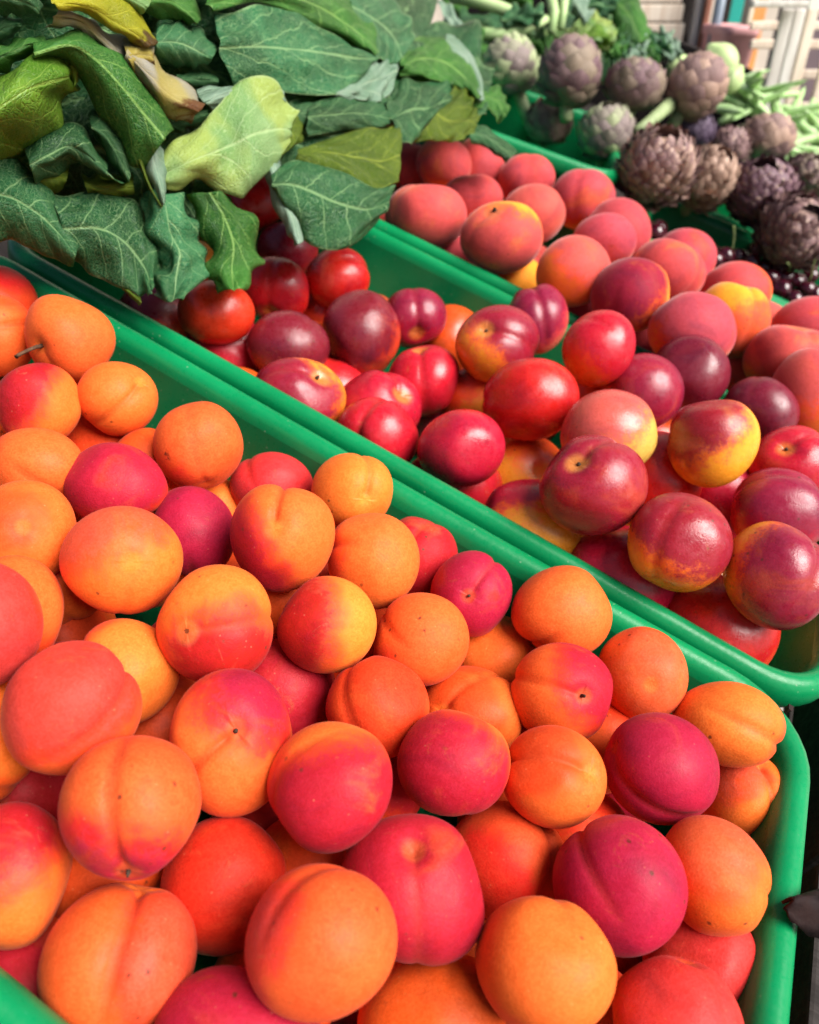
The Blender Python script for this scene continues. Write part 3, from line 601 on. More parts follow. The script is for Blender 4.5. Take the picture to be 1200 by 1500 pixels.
# fruit of the lower layers, under the ones in view
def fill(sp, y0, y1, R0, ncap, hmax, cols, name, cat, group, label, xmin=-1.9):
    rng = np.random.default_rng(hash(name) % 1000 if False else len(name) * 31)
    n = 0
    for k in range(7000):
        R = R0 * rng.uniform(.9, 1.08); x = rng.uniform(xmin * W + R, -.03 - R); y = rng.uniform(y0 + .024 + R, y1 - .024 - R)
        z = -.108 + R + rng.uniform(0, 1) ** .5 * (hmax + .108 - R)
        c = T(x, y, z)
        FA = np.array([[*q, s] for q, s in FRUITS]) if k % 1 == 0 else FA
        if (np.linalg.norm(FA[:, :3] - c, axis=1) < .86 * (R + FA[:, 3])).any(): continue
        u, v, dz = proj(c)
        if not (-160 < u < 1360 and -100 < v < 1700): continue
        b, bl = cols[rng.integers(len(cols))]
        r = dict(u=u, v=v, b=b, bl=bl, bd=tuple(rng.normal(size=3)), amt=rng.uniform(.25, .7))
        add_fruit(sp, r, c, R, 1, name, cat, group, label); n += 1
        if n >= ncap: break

fill('A', 0, W, .026, 110, -.042, [('r', 'r'), ('r', 'm'), ('o', 'r'), ('r', 'm')], 'apricot', 'apricot', 'apricots in the lower layers', 'apricot in the shaded lower layers of the front tray')  # redder skins put the darkness of the gaps into the fruit colour
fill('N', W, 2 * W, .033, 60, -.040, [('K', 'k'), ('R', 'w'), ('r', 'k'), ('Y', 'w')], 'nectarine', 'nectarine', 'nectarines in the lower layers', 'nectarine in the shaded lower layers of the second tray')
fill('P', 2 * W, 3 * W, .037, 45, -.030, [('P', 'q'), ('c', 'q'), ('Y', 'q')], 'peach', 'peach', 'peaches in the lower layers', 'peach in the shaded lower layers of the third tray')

# ---------------------------------------------------------------- leafy vegetables
def HP(u, v, o, z0):
    h = .025 + max(0.0, (400 - v)) / 400 * (.135 - .035 * float(sm(300, 700, u)))
    p = P(u, v, h); d = p - CAM; L = np.linalg.norm(d)
    return p - d / L * (o + z0) / 100
def DP(u, v, o, z): 
    d = ray(u, v); return CAM + d * z - d / np.linalg.norm(d) * o / 100
def catmull(pts, n):
    pts = np.array(pts); m = len(pts); ext = np.vstack([2 * pts[0] - pts[1], pts, 2 * pts[-1] - pts[-2]])
    out = []
    for s in np.linspace(0, m - 1, n):
        i = min(int(s), m - 2); f = s - i; a, b, c, d = ext[i:i + 4]
        out.append(.5 * ((2 * b) + (c - a) * f + (2 * a - 5 * b + 4 * c - d) * f * f + (3 * b - a - 3 * c + d) * f ** 3))
    return np.array(out)
def leaf(parent, mat, top, mid, bot, z0=0.0, bulge=1.0, ruf=.35, depth=None, edge=(-.45, -.45), ns=46, nt=26, seed=None, rib=.12, label=None, name='leaf', tooth=0.0):
    f = (lambda q, o: DP(q[0], q[1], (q[2] if len(q) > 2 else o), depth)) if depth else (lambda q, o: HP(q[0], q[1], (q[2] if len(q) > 2 else o) * 1.35, z0))
    m = max(len(top), len(mid), len(bot))
    A = catmull([f(q, edge[0]) for q in top], ns); B = catmull([f(q, bulge) for q in mid], ns); C = catmull([f(q, edge[1]) for q in bot], ns)
    rng = np.random.default_rng(seed if seed is not None else int(abs(top[0][0] * 3 + mid[1][1] * 7 + bot[-1][0])))
    tv = np.linspace(-1, 1, nt)
    G = np.zeros((ns, nt, 3))
    for j, t in enumerate(tv):
        G[:, j] = A * (t * (t - 1) / 2) + B * (1 - t * t) + C * (t * (t + 1) / 2)
    dU = np.gradient(G, axis=0); dV = np.gradient(G, axis=1); Nn = np.cross(dU, dV); Nn /= np.linalg.norm(Nn, axis=2, keepdims=True) + 1e-9
    if (Nn.reshape(-1, 3) @ (CAM - G.reshape(-1, 3).mean(0))).mean() < 0: Nn = -Nn
    ss = np.linspace(0, 1, ns)[:, None]; tt = tv[None, :]
    disp = np.zeros((ns, nt))
    size = np.linalg.norm(G[-1, nt // 2] - G[0, nt // 2]) + np.linalg.norm(G[ns // 2, -1] - G[ns // 2, 0])
    amp = ruf * .01 * min(1.0, size / .2)
    for k in range(4):
        disp += amp * rng.normal() * .55 * np.abs(tt) ** 2.2 * np.sin((3 + 2.6 * k + rng.uniform(0, 2)) * ss * 2 + rng.uniform(0, 6) + tt * rng.uniform(-1.5, 1.5))
    for k in range(7):
        disp += amp * .34 * rng.normal() * np.sin(ss * rng.uniform(4, 15) + rng.uniform(0, 6)) * np.sin(tt * rng.uniform(3, 8) + rng.uniform(0, 6))
    for sg in (-1, 1):                          # margins roll over or under
        disp += rng.uniform(-1, 1) * .009 * min(1, size / .2) * np.clip(tt * sg - .55, 0, 1) ** 1.5 * 3.3 * (.4 + .6 * np.sin(ss * rng.uniform(2, 5) + rng.uniform(0, 6)))
    # puffed skin between the side veins, and the midrib
    ac = np.abs(tt); ph = ss * 4.2 - ac * 1.5 + (tt > 0) * .45; disp += .0011 * min(1.4, size / .16) * (np.abs(np.sin(np.pi * (ph + .5))) - .5) * (ac < .97) * ac ** .4
    disp -= rib * .01 * np.exp(-(tt / .05) ** 2)
    G = G + Nn * disp[:, :, None]
    if tooth:                                   # ragged margin
        for j, sgn in ((0, -1), (nt - 1, 1)):
            off = tooth * .01 * (rng.random(ns) - .3); G[:, j] += (G[:, j] - G[:, j + (1 if j == 0 else -1)]) / (np.linalg.norm(G[:, j] - G[:, j + (1 if j == 0 else -1)], axis=1, keepdims=True) + 1e-9) * off[:, None]
    ctr = G.reshape(-1, 3).mean(0)
    faces = [(i * nt + j, i * nt + j + 1, (i + 1) * nt + j + 1, (i + 1) * nt + j) for i in range(ns - 1) for j in range(nt - 1)]
    pl = np.array(parent.location) if parent else np.zeros(3)
    o = mesh_obj(name, G.reshape(-1, 3) - ctr, faces, LM[mat], parent, loc=ctr - pl)
    uv = o.data.uv_layers.new(name='UVMap'); li = np.zeros(len(o.data.loops), int); o.data.loops.foreach_get('vertex_index', li)
    UV = np.stack([np.repeat(np.linspace(0, 1, ns), nt), np.tile((tv + 1) / 2, ns)], 1)[li]; uv.data.foreach_set('uv', UV.ravel().astype(np.float32))
    md = o.modifiers.new('thickness', 'SOLIDIFY'); md.thickness = .0004; md.offset = 0
    if label: o['label'] = label
    return o

# the bunch at the left
cb1 = empty('collard_bunch', HP(120, 300, -4, 0)); tag(cb1, 'wilting collard bunch with yellow leaves, at the left above the apricots', 'greens', 'collard bunches')
leaf(cb1, 'dark', [(-70,215),(20,222),(60,262),(95,310),(113,365)], [(-70,290),(0,285),(45,305),(80,335),(112,372)], [(-70,340),(0,352),(40,362),(75,380),(108,388)], .8, .9, .3)
leaf(cb1, 'dark', [(72,288),(130,283),(195,295),(222,340),(231,400)], [(92,335),(145,335),(188,358),(212,392),(222,426)], [(100,378),(130,399),(165,417),(198,427),(218,430)], .5, 1.0, .35)
leaf(cb1, 'blue', [(200,282),(212,330),(228,370),(228,400),(224,430)], [(240,280),(248,330),(262,368),(258,408),(252,441)], [(262,288),(290,328),(303,365),(298,402),(272,436)], .6, 1.1, .5, tooth=.06)
leaf(cb1, 'green', [(272,285),(290,330),(303,370),(300,402),(326,424)], [(308,282),(330,320),(342,358),(340,395),(343,424)], [(342,288),(373,328),(392,376),(377,394),(352,420)], .4, 1.0, .45, tooth=.10)
leaf(cb1, 'olive', [(170,405),(190,425),(205,435)], [(176,415),(195,432),(207,442)], [(180,425),(197,440),(206,446)], -.3, .2, .1)
leaf(cb1, 'green', [(52,62),(105,48),(150,58),(190,92),(228,148),(254,192)], [(48,78),(100,66),(140,88),(180,130),(210,168),(240,205)], [(50,90),(92,92),(128,135),(160,182),(186,232),(210,252)], 2.2, 1.6, .25, rib=-.18)
leaf(cb1, 'silver', [(205,200),(210,240),(220,275),(237,302)], [(216,188),(225,230),(234,265),(241,298)], [(226,190),(241,220),(247,255),(243,290)], 2.0, .7, .15)
leaf(cb1, 'olive', [(190,215),(200,232),(212,262),(232,298)], [(198,215),(207,240),(218,270),(237,303)], [(206,200),(212,240),(222,275),(240,300)], 2.1, .3, .1)
leaf(cb1, 'olive', [(212,180),(232,172),(250,190)], [(214,190),(232,188),(246,196)], [(218,202),(232,203),(250,194)], 1.9, -.5, .1)
leaf(cb1, 'dark', [(34,217),(55,198),(100,181),(130,200),(156,242)], [(44,242),(70,228),(106,214),(140,236),(166,262)], [(52,274),(82,256),(112,238),(150,262),(190,266)], 1.0, 1.4, .4)
leaf(cb1, 'dark', [(128,166),(150,158),(172,185),(192,218)], [(134,186),(155,198),(176,232),(190,262)], [(128,178),(145,207),(165,246),(184,264)], .9, .9, .25)
leaf(cb1, 'olive', [(55,240),(80,232),(102,242)], [(52,262),(75,258),(98,262)], [(58,280),(75,282),(92,275)], .2, .4, .3)
leaf(cb1, 'olive', [(120,258),(155,258),(195,262)], [(125,272),(160,275),(196,275)], [(130,284),(165,291),(198,283)], .3, .4, .3)
leaf(cb1, 'dark', [(-30,-40),(20,-30),(50,-20),(60,10)], [(-30,-5),(15,0),(42,6),(58,18)], [(-30,20),(10,14),(35,22),(55,24)], 1.5, .9, .3)
leaf(cb1, 'dark', [(-20,55),(0,22),(20,25),(34,30)], [(-20,70),(2,45),(20,38),(32,36)], [(-20,80),(0,66),(15,55),(27,46)], 1.0, .6, .3)
leaf(cb1, 'yellow', [(68,-12),(130,-22),(180,-12),(212,25),(230,62)], [(80,5),(128,10),(165,30),(195,48),(224,66)], [(92,14),(118,18),(150,34),(178,56),(192,72)], 2.4, 1.1, .3, label='bright yellow leaf at the top')
leaf(cb1, 'pale', [(150,-25),(180,-20),(205,-12),(222,0)], [(160,-12),(185,-5),(200,2),(216,12)], [(165,0),(185,8),(198,16),(208,22)], 2.2, .5, .2)
leaf(cb1, 'brown', [(90,12),(130,20),(165,45),(195,72),(212,95)], [(80,25),(120,32),(150,58),(178,88),(200,112)], [(70,48),(105,45),(138,66),(165,95),(190,118)], 1.4, .8, .35, label='grey withered leaf')
leaf(cb1, 'brown', [(195,55),(225,85),(255,110),(285,135),(303,148)], [(186,75),(215,106),(240,130),(268,150),(294,162)], [(180,92),(204,118),(220,142),(246,162),(282,172)], 2.0, 1.0, .45, label='yellow leaf with grey dried patches', tooth=.2)
leaf(cb1, 'brown', [(180,62),(205,55),(226,66)], [(188,85),(208,80),(226,85)], [(200,112),(215,108),(228,100)], 2.5, .6, .6, tooth=.3)
leaf(cb1, 'blue', [(233,42),(262,30),(296,45),(319,72)], [(228,62),(260,62),(290,75),(312,84)], [(232,88),(260,102),(286,103),(308,92)], .6, 1.4, .3)
leaf(cb1, 'green', [(215,-20),(255,-12),(284,2),(293,30)], [(212,0),(250,2),(275,18),(290,33)], [(214,18),(248,24),(272,33),(287,37)], .9, .9, .2)
leaf(cb1, 'dark', [(258,108),(290,104),(320,110)], [(260,116),(290,116),(320,118)], [(268,128),(295,128),(320,126)], .2, .4, .2)
leaf(cb1, 'silver', [(288,132),(305,124),(325,126)], [(290,138),(308,132),(325,132)], [(295,146),(310,142),(325,138)], .4, .3, .1)
leaf(cb1, 'dark', [(235,165),(262,160),(300,150)], [(236,178),(265,176),(305,165)], [(238,195),(270,192),(310,180)], .1, .5, .3)
# dark backing leaves, added to fill the gaps with painted shade
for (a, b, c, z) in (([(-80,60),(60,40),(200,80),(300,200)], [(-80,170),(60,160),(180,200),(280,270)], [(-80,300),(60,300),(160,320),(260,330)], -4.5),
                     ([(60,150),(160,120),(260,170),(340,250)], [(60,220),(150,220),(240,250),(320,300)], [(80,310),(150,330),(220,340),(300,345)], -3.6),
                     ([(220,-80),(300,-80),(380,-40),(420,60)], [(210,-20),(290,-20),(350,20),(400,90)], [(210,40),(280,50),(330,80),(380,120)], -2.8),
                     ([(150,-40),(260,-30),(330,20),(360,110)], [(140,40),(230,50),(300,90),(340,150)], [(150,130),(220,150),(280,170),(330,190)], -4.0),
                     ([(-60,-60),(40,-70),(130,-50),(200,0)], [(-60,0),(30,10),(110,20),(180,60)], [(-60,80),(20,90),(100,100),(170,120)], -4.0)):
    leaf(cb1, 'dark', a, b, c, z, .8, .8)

# pointed cabbage at the left edge
ch = empty('pointed_cabbage', HP(40, 150, -3, 0)); tag(ch, 'bright green pointed cabbage head at the left edge among darker leaves', 'cabbage')
leaf(ch, 'head', [(-40,140,0),(5,92,0),(55,73,0),(95,76,0),(114,108,0)], [(-40,190,4),(10,150,4.2),(52,128,4.2),(92,112,2.6),(114,122,.4)], [(-40,250,0),(20,232,0),(62,196,0),(92,165,0),(112,134,0)], .2, 4, .45, rib=.02, label='wrapped outer leaf')
leaf(ch, 'head', [(94,76),(104,72),(114,90),(116,118)], [(96,88),(104,90),(110,108),(110,125)], [(97,100),(100,112),(104,125),(107,133)], 1.6, .6, .2)
leaf(ch, 'green', [(-25,70),(5,62),(40,52),(66,58)], [(-20,92),(10,80),(42,66),(70,66)], [(-15,112),(14,100),(38,84),(72,74)], 1.8, .8, .3)
leaf(ch, 'head', [(-60,160),(-20,150),(30,170),(70,195)], [(-60,195),(-10,190),(35,205),(75,205)], [(-60,225),(0,222),(40,225),(70,215)], -.4, .8, .4)

# the bunch in the middle
cb2 = empty('collard_bunch', HP(450, 250, -4, 0)); tag(cb2, 'collard bunch with broad veined leaves drooping over the nectarines', 'greens', 'collard bunches')
leaf(cb2, 'pale', [(236,228),(280,196),(318,160),(356,128),(402,134),(430,170)], [(238,254,.1),(290,232,.9),(335,214,.1),(368,198,1.0),(402,190,.5),(427,190,.1)], [(242,276),(285,274),(330,282),(369,291),(398,250),(429,202)], 1.9, 1.7, .20, label='pale yellowish folded leaf', rib=.1)
leaf(cb2, 'silver', [(290,145),(330,125),(380,120),(415,138)], [(300,150),(340,135),(385,130),(418,145)], [(310,160),(350,150),(390,145),(420,155)], 1.2, .5, .15)
leaf(cb2, 'olive', [(424,162),(440,172),(444,198),(430,215)], [(415,185),(428,195),(430,210),(415,225)], [(405,215),(415,222),(412,230),(400,235)], .8, .6, .2)
leaf(cb2, 'dark', [(400,262,0),(440,228,.2),(500,252,.9),(552,274,1.1),(580,270,.4)], [(398,270),(436,272),(490,296),(540,306),(570,296)], [(396,280),(424,330),(462,362),(512,361),(556,325)], .9, 1.3, .25, rib=.06, label='broad blue-green leaf hanging into the tray')
leaf(cb2, 'olive', [(438,222,-.4),(470,204,-.4),(520,193,-.3),(560,188,0),(586,180,.2)], [(436,224,.1),(480,222,.5),(520,230,.7),(556,236,.8),(588,225,.4)], [(436,228,.3),(490,250,1.0),(530,266,1.2),(556,275,1.2),(582,268,.5)], .9, .8, .15, label='olive folded-over upper half of the hanging leaf')  # backlight on this fold is put into its olive colour
leaf(cb2, 'dark', [(450,152),(505,142),(555,148),(580,166)], [(450,172),(505,166),(550,168),(582,176)], [(448,198),(505,192),(552,187),(585,182)], .3, .5, .2)
leaf(cb2, 'silver', [(386,244),(398,290),(418,336),(431,360)], [(398,240),(412,280),(429,322),(439,357)], [(414,232),(425,270),(438,312),(447,352)], .6, .6, .15)
leaf(cb2, 'blue', [(316,42),(360,26),(400,14),(452,36),(506,62),(553,82)], [(322,70),(380,68),(430,72),(480,80),(522,84),(554,86)], [(336,120),(390,131),(440,138),(490,139),(522,120),(550,92)], 1.2, 1.0, .25, rib=.04)
leaf(cb2, 'green', [(296,-25),(395,-30),(480,-20),(524,8),(545,40),(553,78)], [(306,5),(395,-8),(460,8),(505,30),(532,52),(551,80)], [(310,16),(380,10),(430,24),(470,42),(512,60),(546,80)], 1.9, .9, .2)
leaf(cb2, 'blue', [(500,-25),(560,-8),(592,25),(603,60)], [(515,10),(555,30),(580,58),(590,84)], [(530,45),(548,76),(562,90),(577,93)], .9, .9, .25)
leaf(cb2, 'silver', [(495,132),(528,104),(560,90),(584,84)], [(492,138),(530,124),(560,112),(582,105)], [(490,143),(530,146),(558,148),(576,130)], .5, .5, .25)
leaf(cb2, 'dark', [(430,150),(460,148),(472,165)], [(432,165),(455,165),(470,172)], [(436,182),(458,182),(472,175)], .2, .4, .2)
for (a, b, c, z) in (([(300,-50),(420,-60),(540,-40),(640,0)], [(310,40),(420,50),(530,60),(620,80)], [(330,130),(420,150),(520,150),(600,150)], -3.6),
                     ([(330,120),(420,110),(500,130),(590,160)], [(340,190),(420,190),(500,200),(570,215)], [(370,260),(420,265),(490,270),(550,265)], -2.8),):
    leaf(cb2, 'dark', a, b, c, z, .8, .8)  # dark backing leaves, added to paint the gaps of this bunch dark

# the bunch at the right of the leaves
cb3 = empty('collard_bunch', HP(640, 150, -4, 0)); tag(cb3, 'small collard bunch with an olive leaf, behind the peaches', 'greens', 'collard bunches')
leaf(cb3, 'dark', [(560,146),(590,118),(640,116),(668,130)], [(572,172),(608,160),(640,152),(662,144)], [(582,206),(604,213),(630,182),(662,150)], .4, .7, .25)
leaf(cb3, 'olive', [(664,130),(685,138),(692,160),(706,168)], [(640,166),(660,174),(682,180),(700,178)], [(610,202),(640,206),(672,206),(692,192)], .6, .7, .25, label='translucent olive leaf')
leaf(cb3, 'green', [(584,84),(620,50),(662,50),(692,86),(710,142)], [(588,96),(620,86),(650,88),(680,112),(702,144)], [(588,112),(620,112),(650,122),(680,132),(698,146)], .9, .9, .25)
leaf(cb3, 'silver', [(655,48),(680,62),(702,100),(711,146)], [(652,60),(676,74),(696,108),(706,147)], [(650,72),(672,90),(690,118),(700,148)], 1.1, .5, .1)
leaf(cb3, 'dark', [(690,186),(715,188),(738,205),(756,224)], [(688,196),(710,200),(732,214),(750,230)], [(690,210),(706,214),(726,226),(742,238)], -1.0, .8, .15, rib=.0)
leaf(cb3, 'green', [(700,128),(722,128),(740,140),(746,160)], [(696,142),(716,142),(732,152),(742,168)], [(692,158),(708,160),(724,172),(734,180)], -1.5, .7, .3)
leaf(cb3, 'dark', [(560,60),(620,40),(680,50),(720,110)], [(560,110),(620,100),(670,110),(715,140)], [(570,180),(620,190),(670,180),(710,170)], -2.2, .8, .6)  # dark backing leaf, stands in for shade between the leaves

# far greens behind the artichokes
M_STALK = plain('pale_stalk', (.42, .54, .26), .55, .3, 30, .0006, stretch=(1, 1, 1), col2=(.30, .46, .18))
kb = empty('cauliflower_leaves', DP(760, 40, -6, 1.25)); tag(kb, 'pale thick-stalked green leaves heaped at the top, left of the pale lettuce', 'greens')
kl = np.array(kb.location)
for pts, r in (([(660,-8),(705,2),(750,18),(772,30)], .012), ([(692,50),(730,50),(770,42),(802,28)], .010), ([(806,-10),(812,18),(808,48)], .009), ([(828,-10),(826,14),(822,42)], .007)):
    tube('stalk', [DP(u, v, 1.5, 1.22) - kl for u, v in pts], [r * (1 - .12 * i) for i in range(len(pts))], M_STALK, kb, 12)
def dl(par, mat, top, mid, bot, z, bulge=1.5, ruf=1.0, **k): leaf(par, mat, top, mid, bot, 0, bulge, ruf, depth=z, ns=30, nt=18, **k)
dl(kb, 'silver', [(640,0),(665,15),(684,42)], [(650,25),(664,38),(680,52)], [(640,45),(655,55),(672,58)], 1.15)
dl(kb, 'green', [(676,48),(700,42),(715,70)], [(672,68),(695,70),(708,85)], [(680,90),(695,95),(705,100)], 1.2)
dl(kb, 'blue', [(730,22),(760,8),(795,14)], [(734,32),(762,25),(796,22)], [(738,42),(765,40),(795,32)], 1.2)
dl(kb, 'dark', [(680,10),(720,20),(750,40)], [(670,30),(710,40),(745,52)], [(670,60),(705,75),(735,72)], 1.27)
dl(kb, 'green', [(640,-25),(700,-30),(780,-30)], [(650,0),(710,-5),(780,-8)], [(660,20),(715,18),(780,20)], 1.32)
dl(kb, 'dark', [(700,60),(760,40),(830,40)], [(700,100),(770,90),(830,90)], [(720,160),(780,150),(840,140)], 1.36)
dl(kb, 'green', [(770,50),(790,40),(812,56)], [(774,66),(792,62),(806,75)], [(780,84),(792,84),(800,88)], 1.24)
lt = empty('lettuce', DP(865, 50, -6, 1.28)); tag(lt, 'pale yellow-green lettuce head at the top behind the artichokes', 'lettuce')
for i in range(12):
    a = i * 2.4; rr = 6 + 2.6 * i ** .7; cx, cy = 866 + rr * .9 * math.cos(a), 52 + rr * .7 * math.sin(a)
    s = 22; dl(lt, 'pale' if i % 3 else 'head', [(cx - s, cy - 4), (cx - 4, cy - s), (cx + s, cy - 8)], [(cx - s, cy + 4), (cx, cy - 2), (cx + s, cy + 2)], [(cx - s * .8, cy + 12), (cx, cy + s * .9), (cx + s * .8, cy + 10)], 1.30 - .003 * (12 - i), 2.2, .8, seed=40 + i)
dl(lt, 'pale', [(788,44),(812,38),(842,44)], [(790,54),(815,50),(845,54)], [(796,66),(818,62),(840,64)], 1.26)
dl(lt, 'silver', [(842,-12),(856,-6),(868,20)], [(838,4),(850,12),(862,30)], [(838,20),(846,30),(856,38)], 1.23)
kk = empty('kale_bunch', DP(950, 60, -6, 1.32)); tag(kk, 'dark curly kale leaves at the top beside the pale wooden boards', 'greens')
dl(kk, 'green', [(915,-20),(930,-15),(945,20),(952,50)], [(905,5),(918,15),(930,40),(940,62)], [(896,20),(902,40),(915,60),(930,66)], 1.3, 1.0, .3)
for i in range(16):
    cx, cy = 905 + (i % 6) * 15 + random.uniform(-6, 6), 52 + (i // 6) * 14 + random.uniform(-5, 5) + (i % 6) * 2; s = 15
    dl(kk, ('green', 'blue', 'silver')[i % 3], [(cx - s, cy - 2), (cx, cy - s * .8), (cx + s, cy - 2)], [(cx - s, cy + 4), (cx, cy), (cx + s, cy + 3)], [(cx - s * .8, cy + 12), (cx, cy + s * .8), (cx + s * .8, cy + 9)], 1.31 - .006 * (i // 6), 1.4, 2.4, seed=70 + i, tooth=.4)
dl(kk, 'dark', [(820,-30),(880,-30),(930,-10)], [(820,20),(880,20),(925,30)], [(830,120),(890,120),(960,110)], 1.42, 1, .8)
dl(kk, 'blue', [(845,0),(875,-15),(905,-10)], [(850,15),(878,8),(905,8)], [(858,30),(880,28),(905,25)], 1.34, 1.2, 1.4)

# ---------------------------------------------------------------- artichokes
def arti_mat(name, a, b, c):
    t = NT(name); co = t.coord(); n = t.noise(co, 45, 5, .65, .5); n2 = t.noise(co, 160, 4, .7)
    rnd = t.n('ObjectInfo').outputs['Random']
    k = t.mix(t.ramp(t.math('ADD', n, t.math('MULTIPLY', t.math('SUBTRACT', rnd, .5), .5)), .35, .65), a, b); k = t.mix(t.ramp(n2, .52, .68), k, c)
    t.l(k, t.b.inputs['Base Color']); t.b.inputs['Roughness'].default_value = .6; t.bump(n2, .4, .0012); return t.m
M_ART = {'g': arti_mat('artichoke_green', (0.310, 0.372, 0.186), (0.186, 0.132, 0.139), (0.403, 0.372, 0.232)),
         'p': arti_mat('artichoke_purple', (.22, .17, .12), (.13, .065, .085), (.32, .22, .16)),
         'b': arti_mat('artichoke_brown', (.36, .23, .17), (.18, .10, .10), (.50, .35, .27)),
         'v': arti_mat('artichoke_violet', (0.078, 0.046, 0.085), (0.054, 0.028, 0.054), (0.186, 0.155, 0.217))}
def bract_data(wid, curl, n=5):
    """one fleshy scale: root at the origin, tip along +Z, its outer face towards +X"""
    vs, fs = [], []
    rows = [(0, .62), (.25, .95), (.5, 1.0), (.72, .78), (.9, .36), (1.0, .05)]
    for lay, th in ((0, .0), (1, -.09)):
        for z, w in rows:
            for k in range(n):
                q = -1 + 2 * k / (n - 1)
                x = .17 * math.sin(z * 2.3) - .16 * z * z * (1 - curl) + curl * .55 * z ** 3 - .20 * q * q * w + th * (1 - .6 * z)
                vs.append((x, q * w * wid, z - .12 * curl * z ** 3))
    m = len(rows) * n
    for i in range(len(rows) - 1):
        for k in range(n - 1):
            a = i * n + k; fs.append((a, a + 1, a + n + 1, a + n)); fs.append((m + a, m + a + n, m + a + n + 1, m + a + 1))
    return np.array(vs), fs
def orient(axis, rot):
    z = Vector(axis).normalized(); x = Vector((.2, .7, .4)).cross(z).normalized(); y = z.cross(x)
    m = Matrix((x, y, z)).transposed().to_4x4(); return m @ Matrix.Rotation(rot, 4, 'Z')
def artichoke(u, v, rx, ry, z, mt, axis, style, label, stemlen=.004):
    C = CAM + ray(u, v) * z; R = z * math.sqrt(rx * ry) / FPX * .97; ax = cdir(*axis)
    e = empty('artichoke', C); e.matrix_world = Matrix.Translation(Vector(C)) @ orient(ax, u * .37)
    tag(e, label, 'artichoke', 'artichokes heaped behind the peaches'); rng = np.random.default_rng(int(u))
    asp = min(1.15, max(.85, ry / rx))
    th, ph, F = TOPO[2]; core = np.stack([np.sin(th) * np.cos(ph), np.sin(th) * np.sin(ph), np.cos(th) * asp], 1) * R * (.70 if style == 'open' else .80)
    mesh_obj('core', core, F, M_ART[mt], e)
    tube('stem', [(0, 0, -R * asp * .75), (.002, 0, -R * asp - stemlen * .5), (.004, .002, -R * asp - stemlen)], [.010, .009, .009], M_ASTEM, e, 10)
    shag = style == 'open'
    N = 170 if shag else 64
    data = [bract_data(w, c) for w, c in (((.50, .26), (.44, .40), (.56, .16)) if shag else ((.58, .10), (.52, .22), (.62, .0)))]
    meshes = []
    V, FF = [], []
    for i in range(N):
        f = (i + .5) / N; zc = -.93 + 1.86 * f ** .92; zc = min(.985, zc); a = i * 2.39996
        rad = math.sqrt(max(.02, 1 - zc * zc)); s = R * ((.46 if shag else .62) * (1 - .42 * max(0, zc)) * rng.uniform(.88, 1.12))
        pos = np.array([rad * math.cos(a), rad * math.sin(a), zc * asp]) * R * (.86 if not shag else .90)
        nrm = np.array([rad * math.cos(a), rad * math.sin(a), zc * .9]); nrm /= np.linalg.norm(nrm)
        tip = np.array([0, 0, 1.0]) - nrm * nrm[2]; tip = tip / (np.linalg.norm(tip) + 1e-6)
        if shag: tip = tip * .95 + nrm * .16 + rng.normal(size=3) * .20
        else: tip = tip + nrm * .10 + rng.normal(size=3) * .05
        tip /= np.linalg.norm(tip); X = nrm - tip * (nrm @ tip); X /= np.linalg.norm(X); Y = np.cross(tip, X)
        pos = pos - tip * s * .30
        B = np.stack([X, Y, tip], 1) * s
        if shag:
            bv, bf = data[i % 3]; o0 = len(V) and sum(len(q) for q in V); V.append(bv @ B.T + pos); FF += [tuple(int(x) + (o0 or 0) for x in q) for q in bf]
        else:
            k = i % 3
            while len(meshes) <= k:
                bv, bf = data[len(meshes)]; me = bpy.data.meshes.new('bract'); me.from_pydata([tuple(q) for q in bv], [], bf); me.polygons.foreach_set('use_smooth', [True] * len(me.polygons)); me.materials.append(M_ART[mt]); meshes.append(me)
            o = bpy.data.objects.new('bract', meshes[k]); COL.objects.link(o); o.parent = e
            m = Matrix.Identity(4)
            for r in range(3):
                for c in range(3): m[r][c] = B[r][c]
                m[r][3] = pos[r]
            o.matrix_local = m
    if shag: tag(mesh_obj('bracts', np.concatenate(V), FF, M_ART[mt], e), kind='stuff')
    return e
M_ASTEM = plain('artichoke_stem', (.30, .38, .18), .6, .4, 60, .001)
for q in (
 (748,98,42,46,1.12,'g',(-.35,.85,.3),'tight','greyish green pointed artichoke, leftmost of the upper row', .05),
 (835,107,46,53,1.06,'p',(.05,.9,.4),'tight','large purple-brown round artichoke, second of the upper row'),
 (930,126,51,43,1.06,'p',(.1,.85,.5),'tight','broad purple artichoke, third of the upper row'),
 (1020,128,42,50,1.06,'b',(.5,.75,.35),'tight','reddish brown artichoke with a stalk, last of the upper row'),
 (803,180,42,34,1.14,'b',(.1,.5,.8),'tight','small brownish artichoke under the large purple-brown one'),
 (888,195,44,45,1.04,'g',(.0,.75,.6),'tight','pale grey-green artichoke in the lower row'),
 (1018,192,42,28,1.10,'v',(.2,.4,.8),'tight','dark violet artichoke in the gap below the reddish brown one'),
 (963,246,59,60,.96,'b',(.0,.55,.8),'open','large brown artichoke with shaggy open scales by the tray rim'),
 (1035,262,42,48,1.02,'b',(.3,.5,.7),'open','brown shaggy artichoke right of the large one'),
 (1066,220,32,34,1.10,'b',(.2,.7,.5),'open','small brown artichoke behind the two right-hand ones'),
 (1123,204,50,38,1.10,'b',(.1,.9,.3),'tight','reddish brown flattened artichoke before the bean pods'),
 (1115,281,54,51,1.02,'p',(-.2,.6,.7),'open','purplish brown shaggy artichoke above the cherries'),
 (1181,262,42,38,1.08,'p',(.2,.5,.7),'open','purplish artichoke cut by the right edge'),
 (1166,341,60,55,.97,'b',(.05,.30,.95),'open','shaggy brown artichoke facing the camera beside the cherries'),
): artichoke(*q)
